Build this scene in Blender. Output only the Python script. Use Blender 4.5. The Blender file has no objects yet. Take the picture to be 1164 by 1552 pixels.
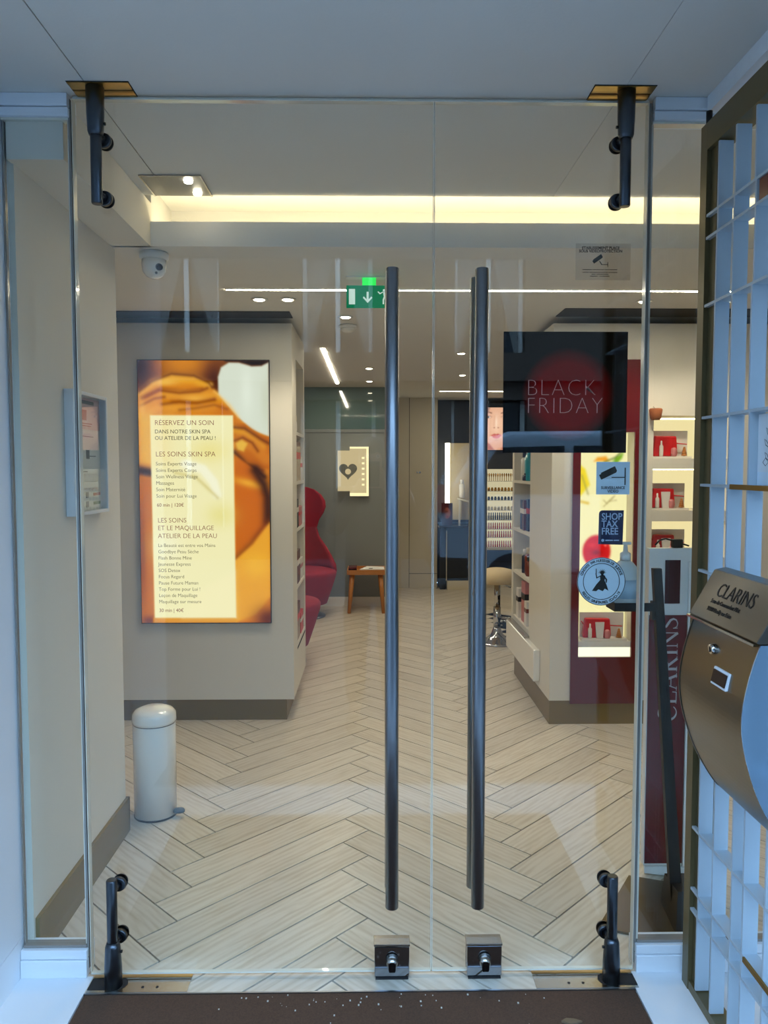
import bpy, math, random
import numpy as np
from mathutils import Vector, Matrix
random.seed(7)
scene = bpy.context.scene
COL = scene.collection
PI = math.pi

# ------------------------------------------------------------------ camera
cam_d = bpy.data.cameras.new('camera')
cam = bpy.data.objects.new('camera', cam_d); COL.objects.link(cam)
cam_d.sensor_fit = 'VERTICAL'; cam_d.sensor_height = 36.0
cam_d.lens = 1165.0 / 1552.0 * 36.0
cam_d.clip_start = 0.02; cam_d.clip_end = 200
cam.location = (0, 0, 1.44)
cam.rotation_euler = (math.radians(90 - 3.3), 0, math.radians(-0.84))
scene.camera = cam

# ------------------------------------------------------------------ world, sun, exposure
world = bpy.data.worlds.new('sky'); scene.world = world; world.use_nodes = True
wn = world.node_tree.nodes; wl = world.node_tree.links
bg = wn['Background']
bg.inputs['Color'].default_value = (0.40, 0.66, 1.0, 1)
bg.inputs['Strength'].default_value = 7.2
scene.view_settings.view_transform = 'Standard'
scene.view_settings.look = 'None'
scene.view_settings.gamma = 1
scene.view_settings.use_curve_mapping = False
scene.view_settings.exposure = 0.0
scene.cycles.max_bounces = 8
scene.cycles.transparent_max_bounces = 16
scene.cycles.sample_clamp_indirect = 6.0
scene.cycles.caustics_reflective = False
scene.cycles.caustics_refractive = False
WARM = (1.0, 0.80, 0.55)
LED_POWER = 80.0      # radiance of the linear ceiling lights
SPOT_POWER = 12.0     # watts of one recessed downlight

# ------------------------------------------------------------------ helpers
def lin(c):
    def f(v):
        v /= 255.0
        return v / 12.92 if v <= 0.04045 else ((v + 0.055) / 1.055) ** 2.4
    return tuple(f(v) for v in c)

def newmat(name):
    m = bpy.data.materials.new(name); m.use_nodes = True
    return m, m.node_tree.nodes, m.node_tree.links

def mat(name, rgb, rough=0.5, metal=0.0, var=0.06, scale=9.0, bump=0.0, bscale=60.0, stretch=None, coat=0.0, spec=0.5):
    """principled surface with procedural variation of tone and optional fine relief"""
    m, n, l = newmat(name)
    b = n['Principled BSDF']
    col = lin(rgb)
    tc = n.new('ShaderNodeTexCoord'); src = tc.outputs['Object']
    if stretch:
        mp = n.new('ShaderNodeMapping'); mp.inputs['Scale'].default_value = stretch
        l.new(src, mp.inputs['Vector']); src = mp.outputs['Vector']
    nz = n.new('ShaderNodeTexNoise'); nz.inputs['Scale'].default_value = scale; nz.inputs['Detail'].default_value = 4
    l.new(src, nz.inputs['Vector'])
    mx = n.new('ShaderNodeMix'); mx.data_type = 'RGBA'
    mx.inputs[6].default_value = tuple(max(0, v * (1 - var)) for v in col) + (1,)
    mx.inputs[7].default_value = tuple(min(1, v * (1 + var)) for v in col) + (1,)
    l.new(nz.outputs['Fac'], mx.inputs[0]); l.new(mx.outputs[2], b.inputs['Base Color'])
    b.inputs['Roughness'].default_value = rough; b.inputs['Metallic'].default_value = metal
    b.inputs['Coat Weight'].default_value = coat
    b.inputs['Specular IOR Level'].default_value = spec
    if bump:
        nb = n.new('ShaderNodeTexNoise'); nb.inputs['Scale'].default_value = bscale; nb.inputs['Detail'].default_value = 3
        l.new(src, nb.inputs['Vector'])
        bp = n.new('ShaderNodeBump'); bp.inputs['Strength'].default_value = bump; bp.inputs['Distance'].default_value = 0.002
        l.new(nb.outputs['Fac'], bp.inputs['Height']); l.new(bp.outputs['Normal'], b.inputs['Normal'])
    return m

def emit(name, rgb, strength):
    m, n, l = newmat(name)
    n.remove(n['Principled BSDF'])
    e = n.new('ShaderNodeEmission')
    e.inputs['Color'].default_value = tuple(rgb) + (1,); e.inputs['Strength'].default_value = strength
    l.new(e.outputs[0], n['Material Output'].inputs[0])
    return m

def glassmat(name, tint=(0.97, 0.99, 0.98), gain=1.0, rough=0.0):
    """thin pane: clear transmission with mirror reflection rising at grazing angles"""
    m, n, l = newmat(name)
    n.remove(n['Principled BSDF'])
    t = n.new('ShaderNodeBsdfTransparent'); t.inputs[0].default_value = tint + (1,)
    g = n.new('ShaderNodeBsdfGlossy'); g.inputs['Roughness'].default_value = rough
    lw = n.new('ShaderNodeLayerWeight'); lw.inputs['Blend'].default_value = 0.5
    p = n.new('ShaderNodeMath'); p.operation = 'POWER'; p.inputs[1].default_value = 5
    l.new(lw.outputs['Facing'], p.inputs[0])
    a = n.new('ShaderNodeMath'); a.operation = 'MULTIPLY_ADD'; a.inputs[1].default_value = 0.9; a.inputs[2].default_value = 0.045 * gain
    l.new(p.outputs[0], a.inputs[0])
    mx = n.new('ShaderNodeMixShader')
    l.new(a.outputs[0], mx.inputs[0]); l.new(t.outputs[0], mx.inputs[1]); l.new(g.outputs[0], mx.inputs[2])
    l.new(mx.outputs[0], n['Material Output'].inputs[0])
    return m

def vcol_mat(name, strength=0.0, rough=0.4):
    """print whose colours sit on the mesh: backlit when strength > 0, else a plain print"""
    m, n, l = newmat(name)
    at = n.new('ShaderNodeAttribute'); at.attribute_name = 'print'
    if strength:
        n.remove(n['Principled BSDF'])
        e = n.new('ShaderNodeEmission'); e.inputs['Strength'].default_value = strength
        l.new(at.outputs['Color'], e.inputs['Color']); l.new(e.outputs[0], n['Material Output'].inputs[0])
    else:
        b = n['Principled BSDF']; b.inputs['Roughness'].default_value = rough
        l.new(at.outputs['Color'], b.inputs['Base Color'])
    return m

class MB:
    def __init__(s): s.v = []; s.f = []; s.sm = []
    def quad(s, *pts):
        i = len(s.v); s.v += [tuple(p) for p in pts]; s.f.append(tuple(range(i, i + len(pts)))); s.sm.append(False); return s
    def box(s, x0, x1, y0, y1, z0, z1):
        i = len(s.v)
        s.v += [(x0,y0,z0),(x1,y0,z0),(x1,y1,z0),(x0,y1,z0),(x0,y0,z1),(x1,y0,z1),(x1,y1,z1),(x0,y1,z1)]
        for q in ((0,3,2,1),(4,5,6,7),(0,1,5,4),(1,2,6,5),(2,3,7,6),(3,0,4,7)):
            s.f.append(tuple(i + k for k in q)); s.sm.append(False)
        return s
    def hexa(s, p):
        """eight corners: bottom ring 0-3, top ring 4-7"""
        i = len(s.v); s.v += [tuple(q) for q in p]
        for q in ((0,3,2,1),(4,5,6,7),(0,1,5,4),(1,2,6,5),(2,3,7,6),(3,0,4,7)):
            s.f.append(tuple(i + k for k in q)); s.sm.append(False)
        return s
    def tube(s, a, b, r, r2=None, n=16, caps=True):
        a = Vector(a); b = Vector(b); r2 = r if r2 is None else r2
        d = (b - a).normalized(); u = d.orthogonal().normalized(); w = d.cross(u)
        i = len(s.v)
        for c, rr in ((a, r), (b, r2)):
            for k in range(n):
                t = 2 * PI * k / n; s.v.append(tuple(c + (u * math.cos(t) + w * math.sin(t)) * rr))
        for k in range(n):
            k2 = (k + 1) % n; s.f.append((i + k, i + k2, i + n + k2, i + n + k)); s.sm.append(True)
        if caps:
            s.f.append(tuple(i + k for k in range(n))[::-1]); s.sm.append(False)
            s.f.append(tuple(i + n + k for k in range(n))); s.sm.append(False)
        return s
    def lathe(s, prof, c=(0, 0, 0), n=24, sx=1, sy=1):
        """profile of (radius, z) turned about the vertical through c"""
        i = len(s.v); m = len(prof)
        for r, z in prof:
            for k in range(n):
                t = 2 * PI * k / n; s.v.append((c[0] + r * sx * math.cos(t), c[1] + r * sy * math.sin(t), c[2] + z))
        for j in range(m - 1):
            for k in range(n):
                k2 = (k + 1) % n
                s.f.append((i + j*n + k, i + j*n + k2, i + (j+1)*n + k2, i + (j+1)*n + k)); s.sm.append(True)
        if prof[0][0] > 1e-6: s.f.append(tuple(i + k for k in range(n))[::-1]); s.sm.append(False)
        if prof[-1][0] > 1e-6: s.f.append(tuple(i + (m-1)*n + k for k in range(n))); s.sm.append(False)
        return s
    def prism(s, poly, a0, a1, axis='y', smooth=False):
        """polygon extruded along an axis; polygon coords are the two other axes in xyz order"""
        def mk(p, a):
            if axis == 'y': return (p[0], a, p[1])
            if axis == 'x': return (a, p[0], p[1])
            return (p[0], p[1], a)
        i = len(s.v); n = len(poly)
        s.v += [mk(p, a0) for p in poly] + [mk(p, a1) for p in poly]
        s.f.append(tuple(range(i, i + n))); s.sm.append(False)
        s.f.append(tuple(range(i + n, i + 2*n))[::-1]); s.sm.append(False)
        for k in range(n):
            k2 = (k + 1) % n; s.f.append((i + k2, i + k, i + n + k, i + n + k2)); s.sm.append(smooth)
        return s
    def sphere(s, c, r, n=20, m=12, sz=1.0, sx=1.0, sy=1.0):
        return s.lathe([(max(r * math.sin(PI * j / m), 1e-5), -r * sz * math.cos(PI * j / m)) for j in range(m + 1)], c, n, sx, sy)
    def mesh(s, name):
        me = bpy.data.meshes.new(name); me.from_pydata(s.v, [], s.f); me.update()
        me.polygons.foreach_set('use_smooth', s.sm)
        import bmesh
        bm = bmesh.new(); bm.from_mesh(me); bmesh.ops.recalc_face_normals(bm, faces=bm.faces); bm.to_mesh(me); bm.free()
        return me

def link(name, data, parent=None, m=None):
    o = bpy.data.objects.new(name, data); COL.objects.link(o)
    if m is not None and data is not None: data.materials.append(m)
    if parent is not None:
        o.parent = parent
        o.matrix_parent_inverse = world_of(parent).inverted()
    return o
def world_of(o):
    M = o.matrix_basis.copy()
    return M if o.parent is None else world_of(o.parent) @ o.matrix_parent_inverse @ M
def obj(name, mb, m, parent=None, bevel=0.0, seg=2):
    o = link(name, mb.mesh(name) if isinstance(mb, MB) else mb, parent, m)
    if bevel:
        bv = o.modifiers.new('bevel', 'BEVEL'); bv.width = bevel; bv.segments = seg; bv.limit_method = 'ANGLE'; bv.angle_limit = 0.6
    return o
def tag(o, label=None, cat=None, group=None, kind=None):
    if label: o['label'] = label
    if cat: o['category'] = cat
    if group: o['group'] = group
    if kind: o['kind'] = kind
    return o
def thing(name, label, cat, loc=(0, 0, 0), group=None, kind=None):
    o = bpy.data.objects.new(name, None); COL.objects.link(o); o.location = loc; o.empty_display_size = 0.05
    return tag(o, label, cat, group, kind)
def struct(name, mb, m, label=None, bevel=0.0):
    return tag(obj(name, mb, m, None, bevel), label, None, None, 'structure')
def dup(root, delta, label, group=None):
    """copy of a thing with its parts and their sub-parts, moved by delta"""
    r = root.copy(); COL.objects.link(r); r.location = root.location + Vector(delta); r['label'] = label
    if group: r['group'] = group
    for ch in root.children:
        c = ch.copy(); COL.objects.link(c); c.parent = r; c.matrix_parent_inverse = ch.matrix_parent_inverse.copy()
        for g in ch.children:
            d = g.copy(); COL.objects.link(d); d.parent = c; d.matrix_parent_inverse = g.matrix_parent_inverse.copy()
    return r

def holes_grid(a0, a1, z0, z1, holes):
    """rectangles that fill a0..a1 x z0..z1 except the holes"""
    zs = sorted({z0, z1} | {h[2] for h in holes} | {h[3] for h in holes})
    out = []
    for za, zb in zip(zs[:-1], zs[1:]):
        cut = sorted([(h[0], h[1]) for h in holes if h[2] <= za + 1e-6 and h[3] >= zb - 1e-6])
        a = a0
        for ha, hb in cut:
            if ha > a + 1e-6: out.append((a, ha, za, zb))
            a = hb
        if a < a1 - 1e-6: out.append((a, a1, za, zb))
    return out

TEXTS = []
def text(body, size, origin, xdir, ydir, m, parent, name='text_line', align='LEFT', thin=0.0, sx=1.0, spacing=1.0, depth=0.0004):
    cu = bpy.data.curves.new(name, 'FONT'); cu.body = body; cu.size = size; cu.align_x = align
    cu.offset = thin; cu.extrude = depth; cu.space_character = spacing; cu.resolution_u = 3
    cu.materials.append(m)
    o = bpy.data.objects.new(name, cu); COL.objects.link(o)
    x = Vector(xdir).normalized(); y = Vector(ydir).normalized(); z = x.cross(y)
    M = Matrix((x * sx, y, z)).transposed().to_4x4(); M.translation = Vector(origin)
    TEXTS.append((o, M, parent, name))
    return o
def flush_texts():
    bpy.context.view_layer.update()
    dg = bpy.context.evaluated_depsgraph_get()
    for o, M, parent, name in TEXTS:
        me = bpy.data.meshes.new_from_object(o.evaluated_get(dg))
        me.transform(M)
        m = o.data.materials[0]
        bpy.data.objects.remove(o)
        if not me.materials: me.materials.append(m)
        n = link(name, me, parent)
    TEXTS.clear()
XP = (1, 0, 0); ZP = (0, 0, 1)

# 2-d painting for prints ------------------------------------------------
class Canvas:
    """small procedural picture, u right, v down, both 0..1 of its own frame"""
    def __init__(s, w, h, rgb):
        s.w, s.h = w, h
        s.U, s.V = np.meshgrid((np.arange(w) + 0.5) / w, (np.arange(h) + 0.5) / h)
        s.asp = 1.0
        s.c = np.zeros((h, w, 3)); s.c[:] = rgb
    def mix(s, a, rgb):
        a = np.clip(a, 0, 1)[..., None]; s.c = s.c * (1 - a) + np.array(rgb, float) * a
    def blob(s, u, v, ru, rv, rgb, op=1.0, ang=0.0, soft=1.0):
        du = s.U - u; dv = (s.V - v) * s.asp; ca, sa = math.cos(ang), math.sin(ang)
        x = (du * ca + dv * sa) / ru; y = (-du * sa + dv * ca) / (rv * s.asp if False else rv)
        d = x * x + y * y
        s.mix(op * (np.exp(-d * 1.2) if soft else (1 / (1 + np.exp((np.sqrt(d) - 1) * 40)))), rgb)
    def poly(s, pts, rgb, op=1.0, soft=0.006):
        P = np.array(pts, float); n = len(P); inside = np.zeros_like(s.U, bool); dist = np.full_like(s.U, 9.0)
        for i in range(n):
            a = P[i]; b = P[(i + 1) % n]
            c = ((a[1] > s.V) != (b[1] > s.V)) & (s.U < (b[0] - a[0]) * (s.V - a[1]) / (b[1] - a[1] + 1e-12) + a[0])
            inside ^= c
            e = b - a; t = np.clip(((s.U - a[0]) * e[0] + (s.V - a[1]) * e[1] * s.asp**2) / (e[0]**2 + (e[1] * s.asp)**2 + 1e-12), 0, 1)
            dist = np.minimum(dist, np.hypot(s.U - a[0] - t * e[0], (s.V - a[1] - t * e[1]) * s.asp))
        sd = np.where(inside, dist, -dist)
        s.mix(op / (1 + np.exp(-sd / soft * 2)), rgb)
    def stroke(s, pts, wdt, rgb, op=1.0, soft=0.006):
        dist = np.full_like(s.U, 9.0)
        for a, b in zip(pts[:-1], pts[1:]):
            e = (b[0] - a[0], b[1] - a[1])
            t = np.clip(((s.U - a[0]) * e[0] + (s.V - a[1]) * e[1] * s.asp**2) / (e[0]**2 + (e[1] * s.asp)**2 + 1e-12), 0, 1)
            dist = np.minimum(dist, np.hypot(s.U - a[0] - t * e[0], (s.V - a[1] - t * e[1]) * s.asp))
        s.mix(op / (1 + np.exp((dist - wdt) / soft * 2)), rgb)
    def mesh(s, name, origin, xdir, down, W, H):
        """flat grid with one colour per face; origin is the top left corner"""
        o = Vector(origin); x = Vector(xdir).normalized() * W; d = Vector(down).normalized() * H
        w, h = s.w, s.h
        ii, jj = np.meshgrid(np.arange(w + 1) / w, np.arange(h + 1) / h)
        co = np.array(o)[None, None] + ii[..., None] * np.array(x) + jj[..., None] * np.array(d)
        idx = (np.arange(h)[:, None] * (w + 1) + np.arange(w)[None]).ravel()
        quads = np.stack([idx, idx + w + 1, idx + w + 2, idx + 1], 1)
        me = bpy.data.meshes.new(name); me.from_pydata(co.reshape(-1, 3).tolist(), [], quads.tolist()); me.update()
        # colours at the corners, averaged from the cells so the print is smooth
        cc = np.pad(s.c, ((1, 1), (1, 1), (0, 0)), mode='edge')
        vc = (cc[:-1, :-1] + cc[1:, :-1] + cc[:-1, 1:] + cc[1:, 1:]) / 4
        v = np.clip(vc, 0, 255) / 255.0
        v = np.where(v <= 0.04045, v / 12.92, ((v + 0.055) / 1.055) ** 2.4).reshape(-1, 3)
        at = me.color_attributes.new('print', 'FLOAT_COLOR', 'POINT')
        at.data.foreach_set('color', np.concatenate([v, np.ones((len(v), 1))], 1).astype(np.float32).ravel())
        return me

# ------------------------------------------------------------------ materials
M = {}
M['ceil'] = mat('matt white ceiling paint', (222, 220, 214), 0.9, var=0.03, scale=3, bump=0.15, bscale=150)
M['wall_in'] = mat('cream wall paint', (222, 216, 203), 0.75, var=0.025, scale=2, stretch=(6, 6, 0.6))
M['wall_out'] = mat('white gloss wall panel', (226, 230, 234), 0.35, var=0.03, scale=2)
M['white'] = mat('white lacquer', (232, 230, 224), 0.35, var=0.02, scale=3)
M['white_gloss'] = mat('white gloss lacquer', (235, 232, 224), 0.12, var=0.02, scale=3, coat=0.3)
M['sill'] = mat('painted sill board', (228, 234, 240), 0.4, var=0.06, scale=14, stretch=(0.4, 3, 3))
M['olive'] = mat('olive bronze lacquer', (128, 106, 58), 0.45, var=0.08, scale=5)
M['bronze'] = mat('olive bronze metal frame', (108, 96, 66), 0.4, 0.35, var=0.08, scale=5)
M['grout'] = mat('dark joint', (18, 16, 15), 0.95, spec=0.1)
M['mat'] = mat('brown coir door mat', (84, 60, 44), 0.95, var=0.5, scale=240, bump=1.0, bscale=500)
M['steel_dark'] = mat('dark brushed steel', (140, 144, 150), 0.30, 1.0, var=0.1, scale=40, stretch=(1, 1, 0.05))
M['slate'] = mat('dark slate metal', (84, 90, 98), 0.3, 1.0, var=0.1, scale=40)
M['steel'] = mat('brushed stainless steel', (176, 172, 164), 0.25, 1.0, var=0.08, scale=30, stretch=(0.1, 1, 1))
M['chrome'] = mat('chrome', (205, 205, 205), 0.08, 1.0, var=0.03)
M['mirror_steel'] = mat('polished steel plate', (150, 152, 156), 0.1, 1.0, var=0.05)
M['brass'] = mat('worn brass plate', (196, 164, 104), 0.3, 1.0, var=0.25, scale=30, bump=0.1)
M['brass_pale'] = mat('pale worn metal strip', (190, 178, 150), 0.3, 1.0, var=0.15, scale=30)
M['black'] = mat('black plastic', (9, 9, 10), 0.5)
M['black_gloss'] = mat('black gloss', (10, 10, 12), 0.12, coat=0.3)
M['rubber'] = mat('dark rubber', (28, 28, 30), 0.8)
M['pane'] = glassmat('clear glass pane')
M['edge'] = mat('polished glass edge', (224, 222, 208), 0.15, 0.0, var=0.2, scale=6, coat=0.5)
M['edge_dark'] = mat('grey glass edge in the joint', (150, 146, 140), 0.2, 0.3, var=0.2, scale=6)
M['red'] = mat('deep red lacquer', (96, 2, 14), 0.25, var=0.05, coat=0.2)
M['red_pack'] = mat('red gift pack', (205, 20, 28), 0.4, var=0.08)
M['red_fabric'] = mat('red wool upholstery', (150, 8, 30), 0.9, var=0.12, scale=60, bump=0.3, bscale=400)
M['print_black'] = mat('black print', (18, 16, 16), 0.6)
M['print_wine'] = mat('wine red print', (120, 22, 34), 0.6)
M['print_white'] = mat('white print', (240, 238, 236), 0.6)
M['wood'] = mat('oak side table', (186, 120, 58), 0.45, var=0.2, scale=12, stretch=(1, 1, 0.15))
M['cushion'] = mat('cream leather', (222, 200, 160), 0.5, var=0.05)
M['grey_wall'] = mat('blue grey wall paint', (128, 132, 130), 0.6, var=0.04, scale=3)
M['dark_grey'] = mat('charcoal panel', (58, 58, 60), 0.5)
M['navy'] = mat('navy lacquer', (16, 28, 58), 0.35)
M['dark_blue'] = mat('blue black panel', (22, 26, 40), 0.5)
M['led'] = emit('led strip', (1.0, 0.88, 0.68), LED_POWER)
M['lamp'] = emit('lamp face', (1.0, 0.88, 0.66), 30)
M['cove'] = emit('cove light tape', (1.0, 0.84, 0.54), 22)

# wood-look tile, grain along the plank and a tone of its own for every plank
def plank_mat():
    m, n, l = newmat('limed oak tile')
    b = n['Principled BSDF']; b.inputs['Roughness'].default_value = 0.32
    tc = n.new('ShaderNodeTexCoord'); oi = n.new('ShaderNodeObjectInfo')
    add = n.new('ShaderNodeVectorMath'); add.operation = 'ADD'
    mul = n.new('ShaderNodeMath'); mul.operation = 'MULTIPLY'; mul.inputs[1].default_value = 40
    l.new(oi.outputs['Random'], mul.inputs[0]); l.new(tc.outputs['Object'], add.inputs[0]); l.new(mul.outputs[0], add.inputs[1])
    mp = n.new('ShaderNodeMapping'); mp.inputs['Scale'].default_value = (1.4, 10, 1); l.new(add.outputs[0], mp.inputs['Vector'])
    nz = n.new('ShaderNodeTexNoise'); nz.inputs['Scale'].default_value = 3.2; nz.inputs['Detail'].default_value = 6; nz.inputs['Distortion'].default_value = 1.4
    l.new(mp.outputs[0], nz.inputs['Vector'])
    wv = n.new('ShaderNodeTexWave'); wv.inputs['Scale'].default_value = 1.3; wv.inputs['Distortion'].default_value = 9; wv.inputs['Detail'].default_value = 3
    wv.bands_direction = 'Y'; l.new(mp.outputs[0], wv.inputs['Vector'])
    ad = n.new('ShaderNodeMath'); ad.operation = 'MULTIPLY_ADD'; ad.inputs[1].default_value = 0.22
    l.new(wv.outputs['Fac'], ad.inputs[0]); l.new(nz.outputs['Fac'], ad.inputs[2])
    cr = n.new('ShaderNodeValToRGB')
    e = cr.color_ramp.elements; e[0].position = 0.36; e[0].color = lin((196, 183, 163)) + (1,); e[1].position = 0.72; e[1].color = lin((215, 205, 189)) + (1,)
    l.new(ad.outputs[0], cr.inputs['Fac'])
    hs = n.new('ShaderNodeHueSaturation')
    vr = n.new('ShaderNodeMapRange'); vr.inputs['To Min'].default_value = 0.90; vr.inputs['To Max'].default_value = 1.06
    l.new(oi.outputs['Random'], vr.inputs['Value']); l.new(vr.outputs[0], hs.inputs['Value']); l.new(cr.outputs[0], hs.inputs['Color'])
    l.new(hs.outputs[0], b.inputs['Base Color'])
    bp = n.new('ShaderNodeBump'); bp.inputs['Strength'].default_value = 0.12; bp.inputs['Distance'].default_value = 0.002
    l.new(ad.outputs[0], bp.inputs['Height']); l.new(bp.outputs[0], b.inputs['Normal'])
    return m
M['plank'] = plank_mat()

# ------------------------------------------------------------------ key measures (metres)
YG = 2.11            # plane of the door glass
ZC = 2.43            # entry ceiling
ZL = 2.267           # main lower ceiling
XWL = -0.978         # inner left wall
XOL = -0.995         # outer left wall

# ================================================================== STRUCTURE
floor = struct('floor', MB().box(-2.3, 3.2, 2.03, 9.6, -0.12, -0.008), M['grout'], 'pale limed wood-look tiles laid in herringbone')
PW, PL = 0.141, 0.858
pm = MB().box(0.0028, PL - 0.0028, 0.0028, PW - 0.0028, -0.009, 0.0).mesh('plank'); pm.materials.append(M['plank'])
S2 = math.sqrt(2)
def clip_ok(cx, cy, m):
    # only planks that lie under the visible part of the shop
    if cy < 2.02 + m or cy > 9.35: return False
    return -0.62 * cy - 0.25 < cx < 0.62 * cy + 0.2 and -1.75 < cx < 2.5
Y0 = 2.176 - 30 * PW * S2; X0 = -0.623
cnt = 0
def place_plank(x, y, ang):
    global cnt
    cx = x + PL / 2 * math.cos(ang); cy = y + PL / 2 * math.sin(ang)
    if (cx < -0.95 and cy > 5.0) or (cx > 1.5 and 4.9 < cy < 7.4): return   # wholly hidden by the display walls
    corners = [(x + a * math.cos(ang) - b * math.sin(ang), y + a * math.sin(ang) + b * math.cos(ang)) for a in (0, PL) for b in (0, PW)]
    if not (-1.9 < cx < 2.7): return
    ymin = min(c[1] for c in corners); ymax = max(c[1] for c in corners)
    if ymax < 2.05 or ymin > 9.15: return
    me = pm
    if ymin < 2.04:          # cut at the edge of the mat
        import bmesh
        bm = bmesh.new()
        vs = [bm.verts.new(v.co) for v in pm.vertices]
        for p in pm.polygons: bm.faces.new([vs[i] for i in p.vertices])
        T = Matrix.Translation((x, y, 0)) @ Matrix.Rotation(ang, 4, 'Z')
        bm.transform(T)
        g = bm.verts[:] + bm.edges[:] + bm.faces[:]
        r = bmesh.ops.bisect_plane(bm, geom=g, plane_co=(0, 2.041, 0), plane_no=(0, -1, 0), clear_outer=True)
        ed = [e for e in bm.edges if e.is_boundary]
        if ed: bmesh.ops.holes_fill(bm, edges=ed)
        bm.transform(T.inverted())
        me = bpy.data.meshes.new('plank'); bm.to_mesh(me); bm.free(); me.materials.append(M['plank'])
        if len(me.polygons) < 4: return
    o = bpy.data.objects.new('plank', me); COL.objects.link(o)
    o.location = (x, y, 0); o.rotation_euler = (0, 0, ang); o.parent = floor
    cnt += 1
for col in range(-2, 4):
    for k in range(24, 70):
        yy = Y0 + k * PW * S2
        place_plank(X0 + col * PL * S2, yy, PI / 4)
        # crossing plank: in the turned frame it spans a: L..L+w, b: w-L..w
        a, b = PL, PW - PL
        ox = (a - b) / S2; oy = (a + b) / S2
        # its long axis runs along +b, so turn it by 135 degrees about its corner (a+w, b)
        a2 = PL + PW
        place_plank(X0 + col * PL * S2 + (a2 - b) / S2, yy + (a2 + b) / S2, 3 * PI / 4)

# paving of the porch: white slabs around the mat, and the street outside
pv = thing('porch_paving', None, None, (0, 1.5, 0), kind='structure')
obj('slab', MB().box(-1.0, -0.793, 0.84, 2.11, -0.06, 0.001), M['wall_out'], pv)
obj('slab', MB().box(0.727, 1.36, 0.84, 2.11, -0.06, 0.001), M['wall_out'], pv)
obj('slab', MB().box(-0.793, 0.727, 0.84, 1.10, -0.06, 0.001), M['wall_out'], pv)
dm = thing('door_mat', 'dark brown coir door mat set in front of the glass doors', 'door mat', (-0.03, 1.6, 0))
obj('pile', MB().box(-0.79, 0.724, 1.104, 2.037, -0.05, -0.002), M['mat'], dm)
obj('edge_strip', MB().box(-0.793, 0.727, 2.036, 2.0405, -0.05, 0.0008), M['steel_dark'], dm)
M['crumb'] = mat('pale crumbs', (200, 196, 186), 0.8)
M['leaf'] = mat('dry leaf', (120, 98, 74), 0.8, var=0.2)
cr = MB()
rs = random.Random(3)
for k in range(46):
    x = rs.gauss(0.0, 0.22); y = 2.03 - abs(rs.gauss(0, 0.05)); s_ = rs.uniform(0.0006, 0.0022)
    cr.box(x - s_, x + s_, y - s_, y + s_, -0.0019, -0.0018 + s_)
tag(obj('crumbs', cr, M['crumb']), 'pale crumbs and grit scattered over the brown mat', 'crumbs', kind='stuff')
lf = MB().prism([(0.49, 1.915), (0.505, 1.925), (0.525, 1.922), (0.545, 1.913), (0.53, 1.908), (0.51, 1.905)], -0.0018, 0.003, 'z')
tag(obj('dry_leaf', lf, M['leaf']), 'small dry leaf lying on the brown mat', 'leaf')
M['asphalt'] = mat('street paving', (84, 84, 86), 0.85, var=0.15, scale=30, bump=0.3)
struct('pavement', MB().box(-14, 14, -16, 0.84, -0.3, -0.14), M['asphalt'], 'grey street paving before the shop')
struct('floor_step', MB().box(-2.0, 2.0, 0.80, 0.84, -0.14, 0.0005), M['wall_out'])

# ceilings: panels that meet in hairline joints
ce = thing('ceiling', 'white ceiling panels running from the porch into the shop', None, (0, 1.7, ZC), kind='structure')
for xa, xb in ((-1.02, -0.742), (-0.7385, 0.6595), (0.6608, 2.6)):
    obj('panel', MB().box(xa, xb, 0.55, 2.868, ZC, ZC + 0.03), M['ceil'], ce)
obj('backing', MB().box(-1.2, 2.6, 0.55, 2.868, ZC + 0.031, ZC + 0.05), M['grout'], ce)
cl = thing('ceiling_lower', 'lower white ceiling over the sales floor', None, (0, 6, ZL), kind='structure')
obj('panel', MB().box(-2.3, 3.2, 2.94, 9.6, ZL, ZL + 0.025), M['ceil'], cl)
obj('lip', MB().box(-2.3, 3.2, 2.94, 2.955, ZL + 0.025, 2.358), M['ceil'], cl)
obj('recess_wall', MB().box(-2.3, 3.2, 3.25, 3.27, ZL + 0.025, 2.52), M['ceil'], cl)
obj('recess_top', MB().box(-2.3, 3.2, 2.868, 3.25, 2.497, 2.52), M['ceil'], cl)
obj('recess_front', MB().box(-2.3, 3.2, 2.85, 2.868, ZC + 0.03, 2.52), M['ceil'], cl)
ct = thing('cove_light', 'warm hidden light tape glowing in the ceiling cove', 'cove light', (0.9, 3.05, 2.30))
obj('tape', MB().box(-0.825, 3.0, 3.02, 3.05, 2.296, 2.302), M['cove'], ct)
struct('trim_1', MB().box(-0.983, -0.83, YG + 0.02, 2.955, ZL, ZC - 0.0005), M['wall_in'], 'boxed soffit along the left wall')
obj_end = obj('soffit_end', MB().box(-2.3, -0.83, 2.955, 3.25, ZL + 0.026, 2.497), M['ceil'], cl)
M['shadow'] = mat('charcoal painted gap shade', (42, 40, 38), 0.9)  # flat dark strips stand in for the shade of a ceiling recess
struct('trim_2', MB().box(-2.2, -0.44, 4.13, 4.305, ZL - 0.004, ZL - 0.0005), M['shadow'], 'dark ceiling strip painted as the shaded gap over the left display wall')
struct('trim_3', MB().box(1.0, 3.1, 4.03, 4.24, ZL - 0.004, ZL - 0.0005), M['shadow'], 'dark ceiling strip painted as the shaded gap over the right display wall')

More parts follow.
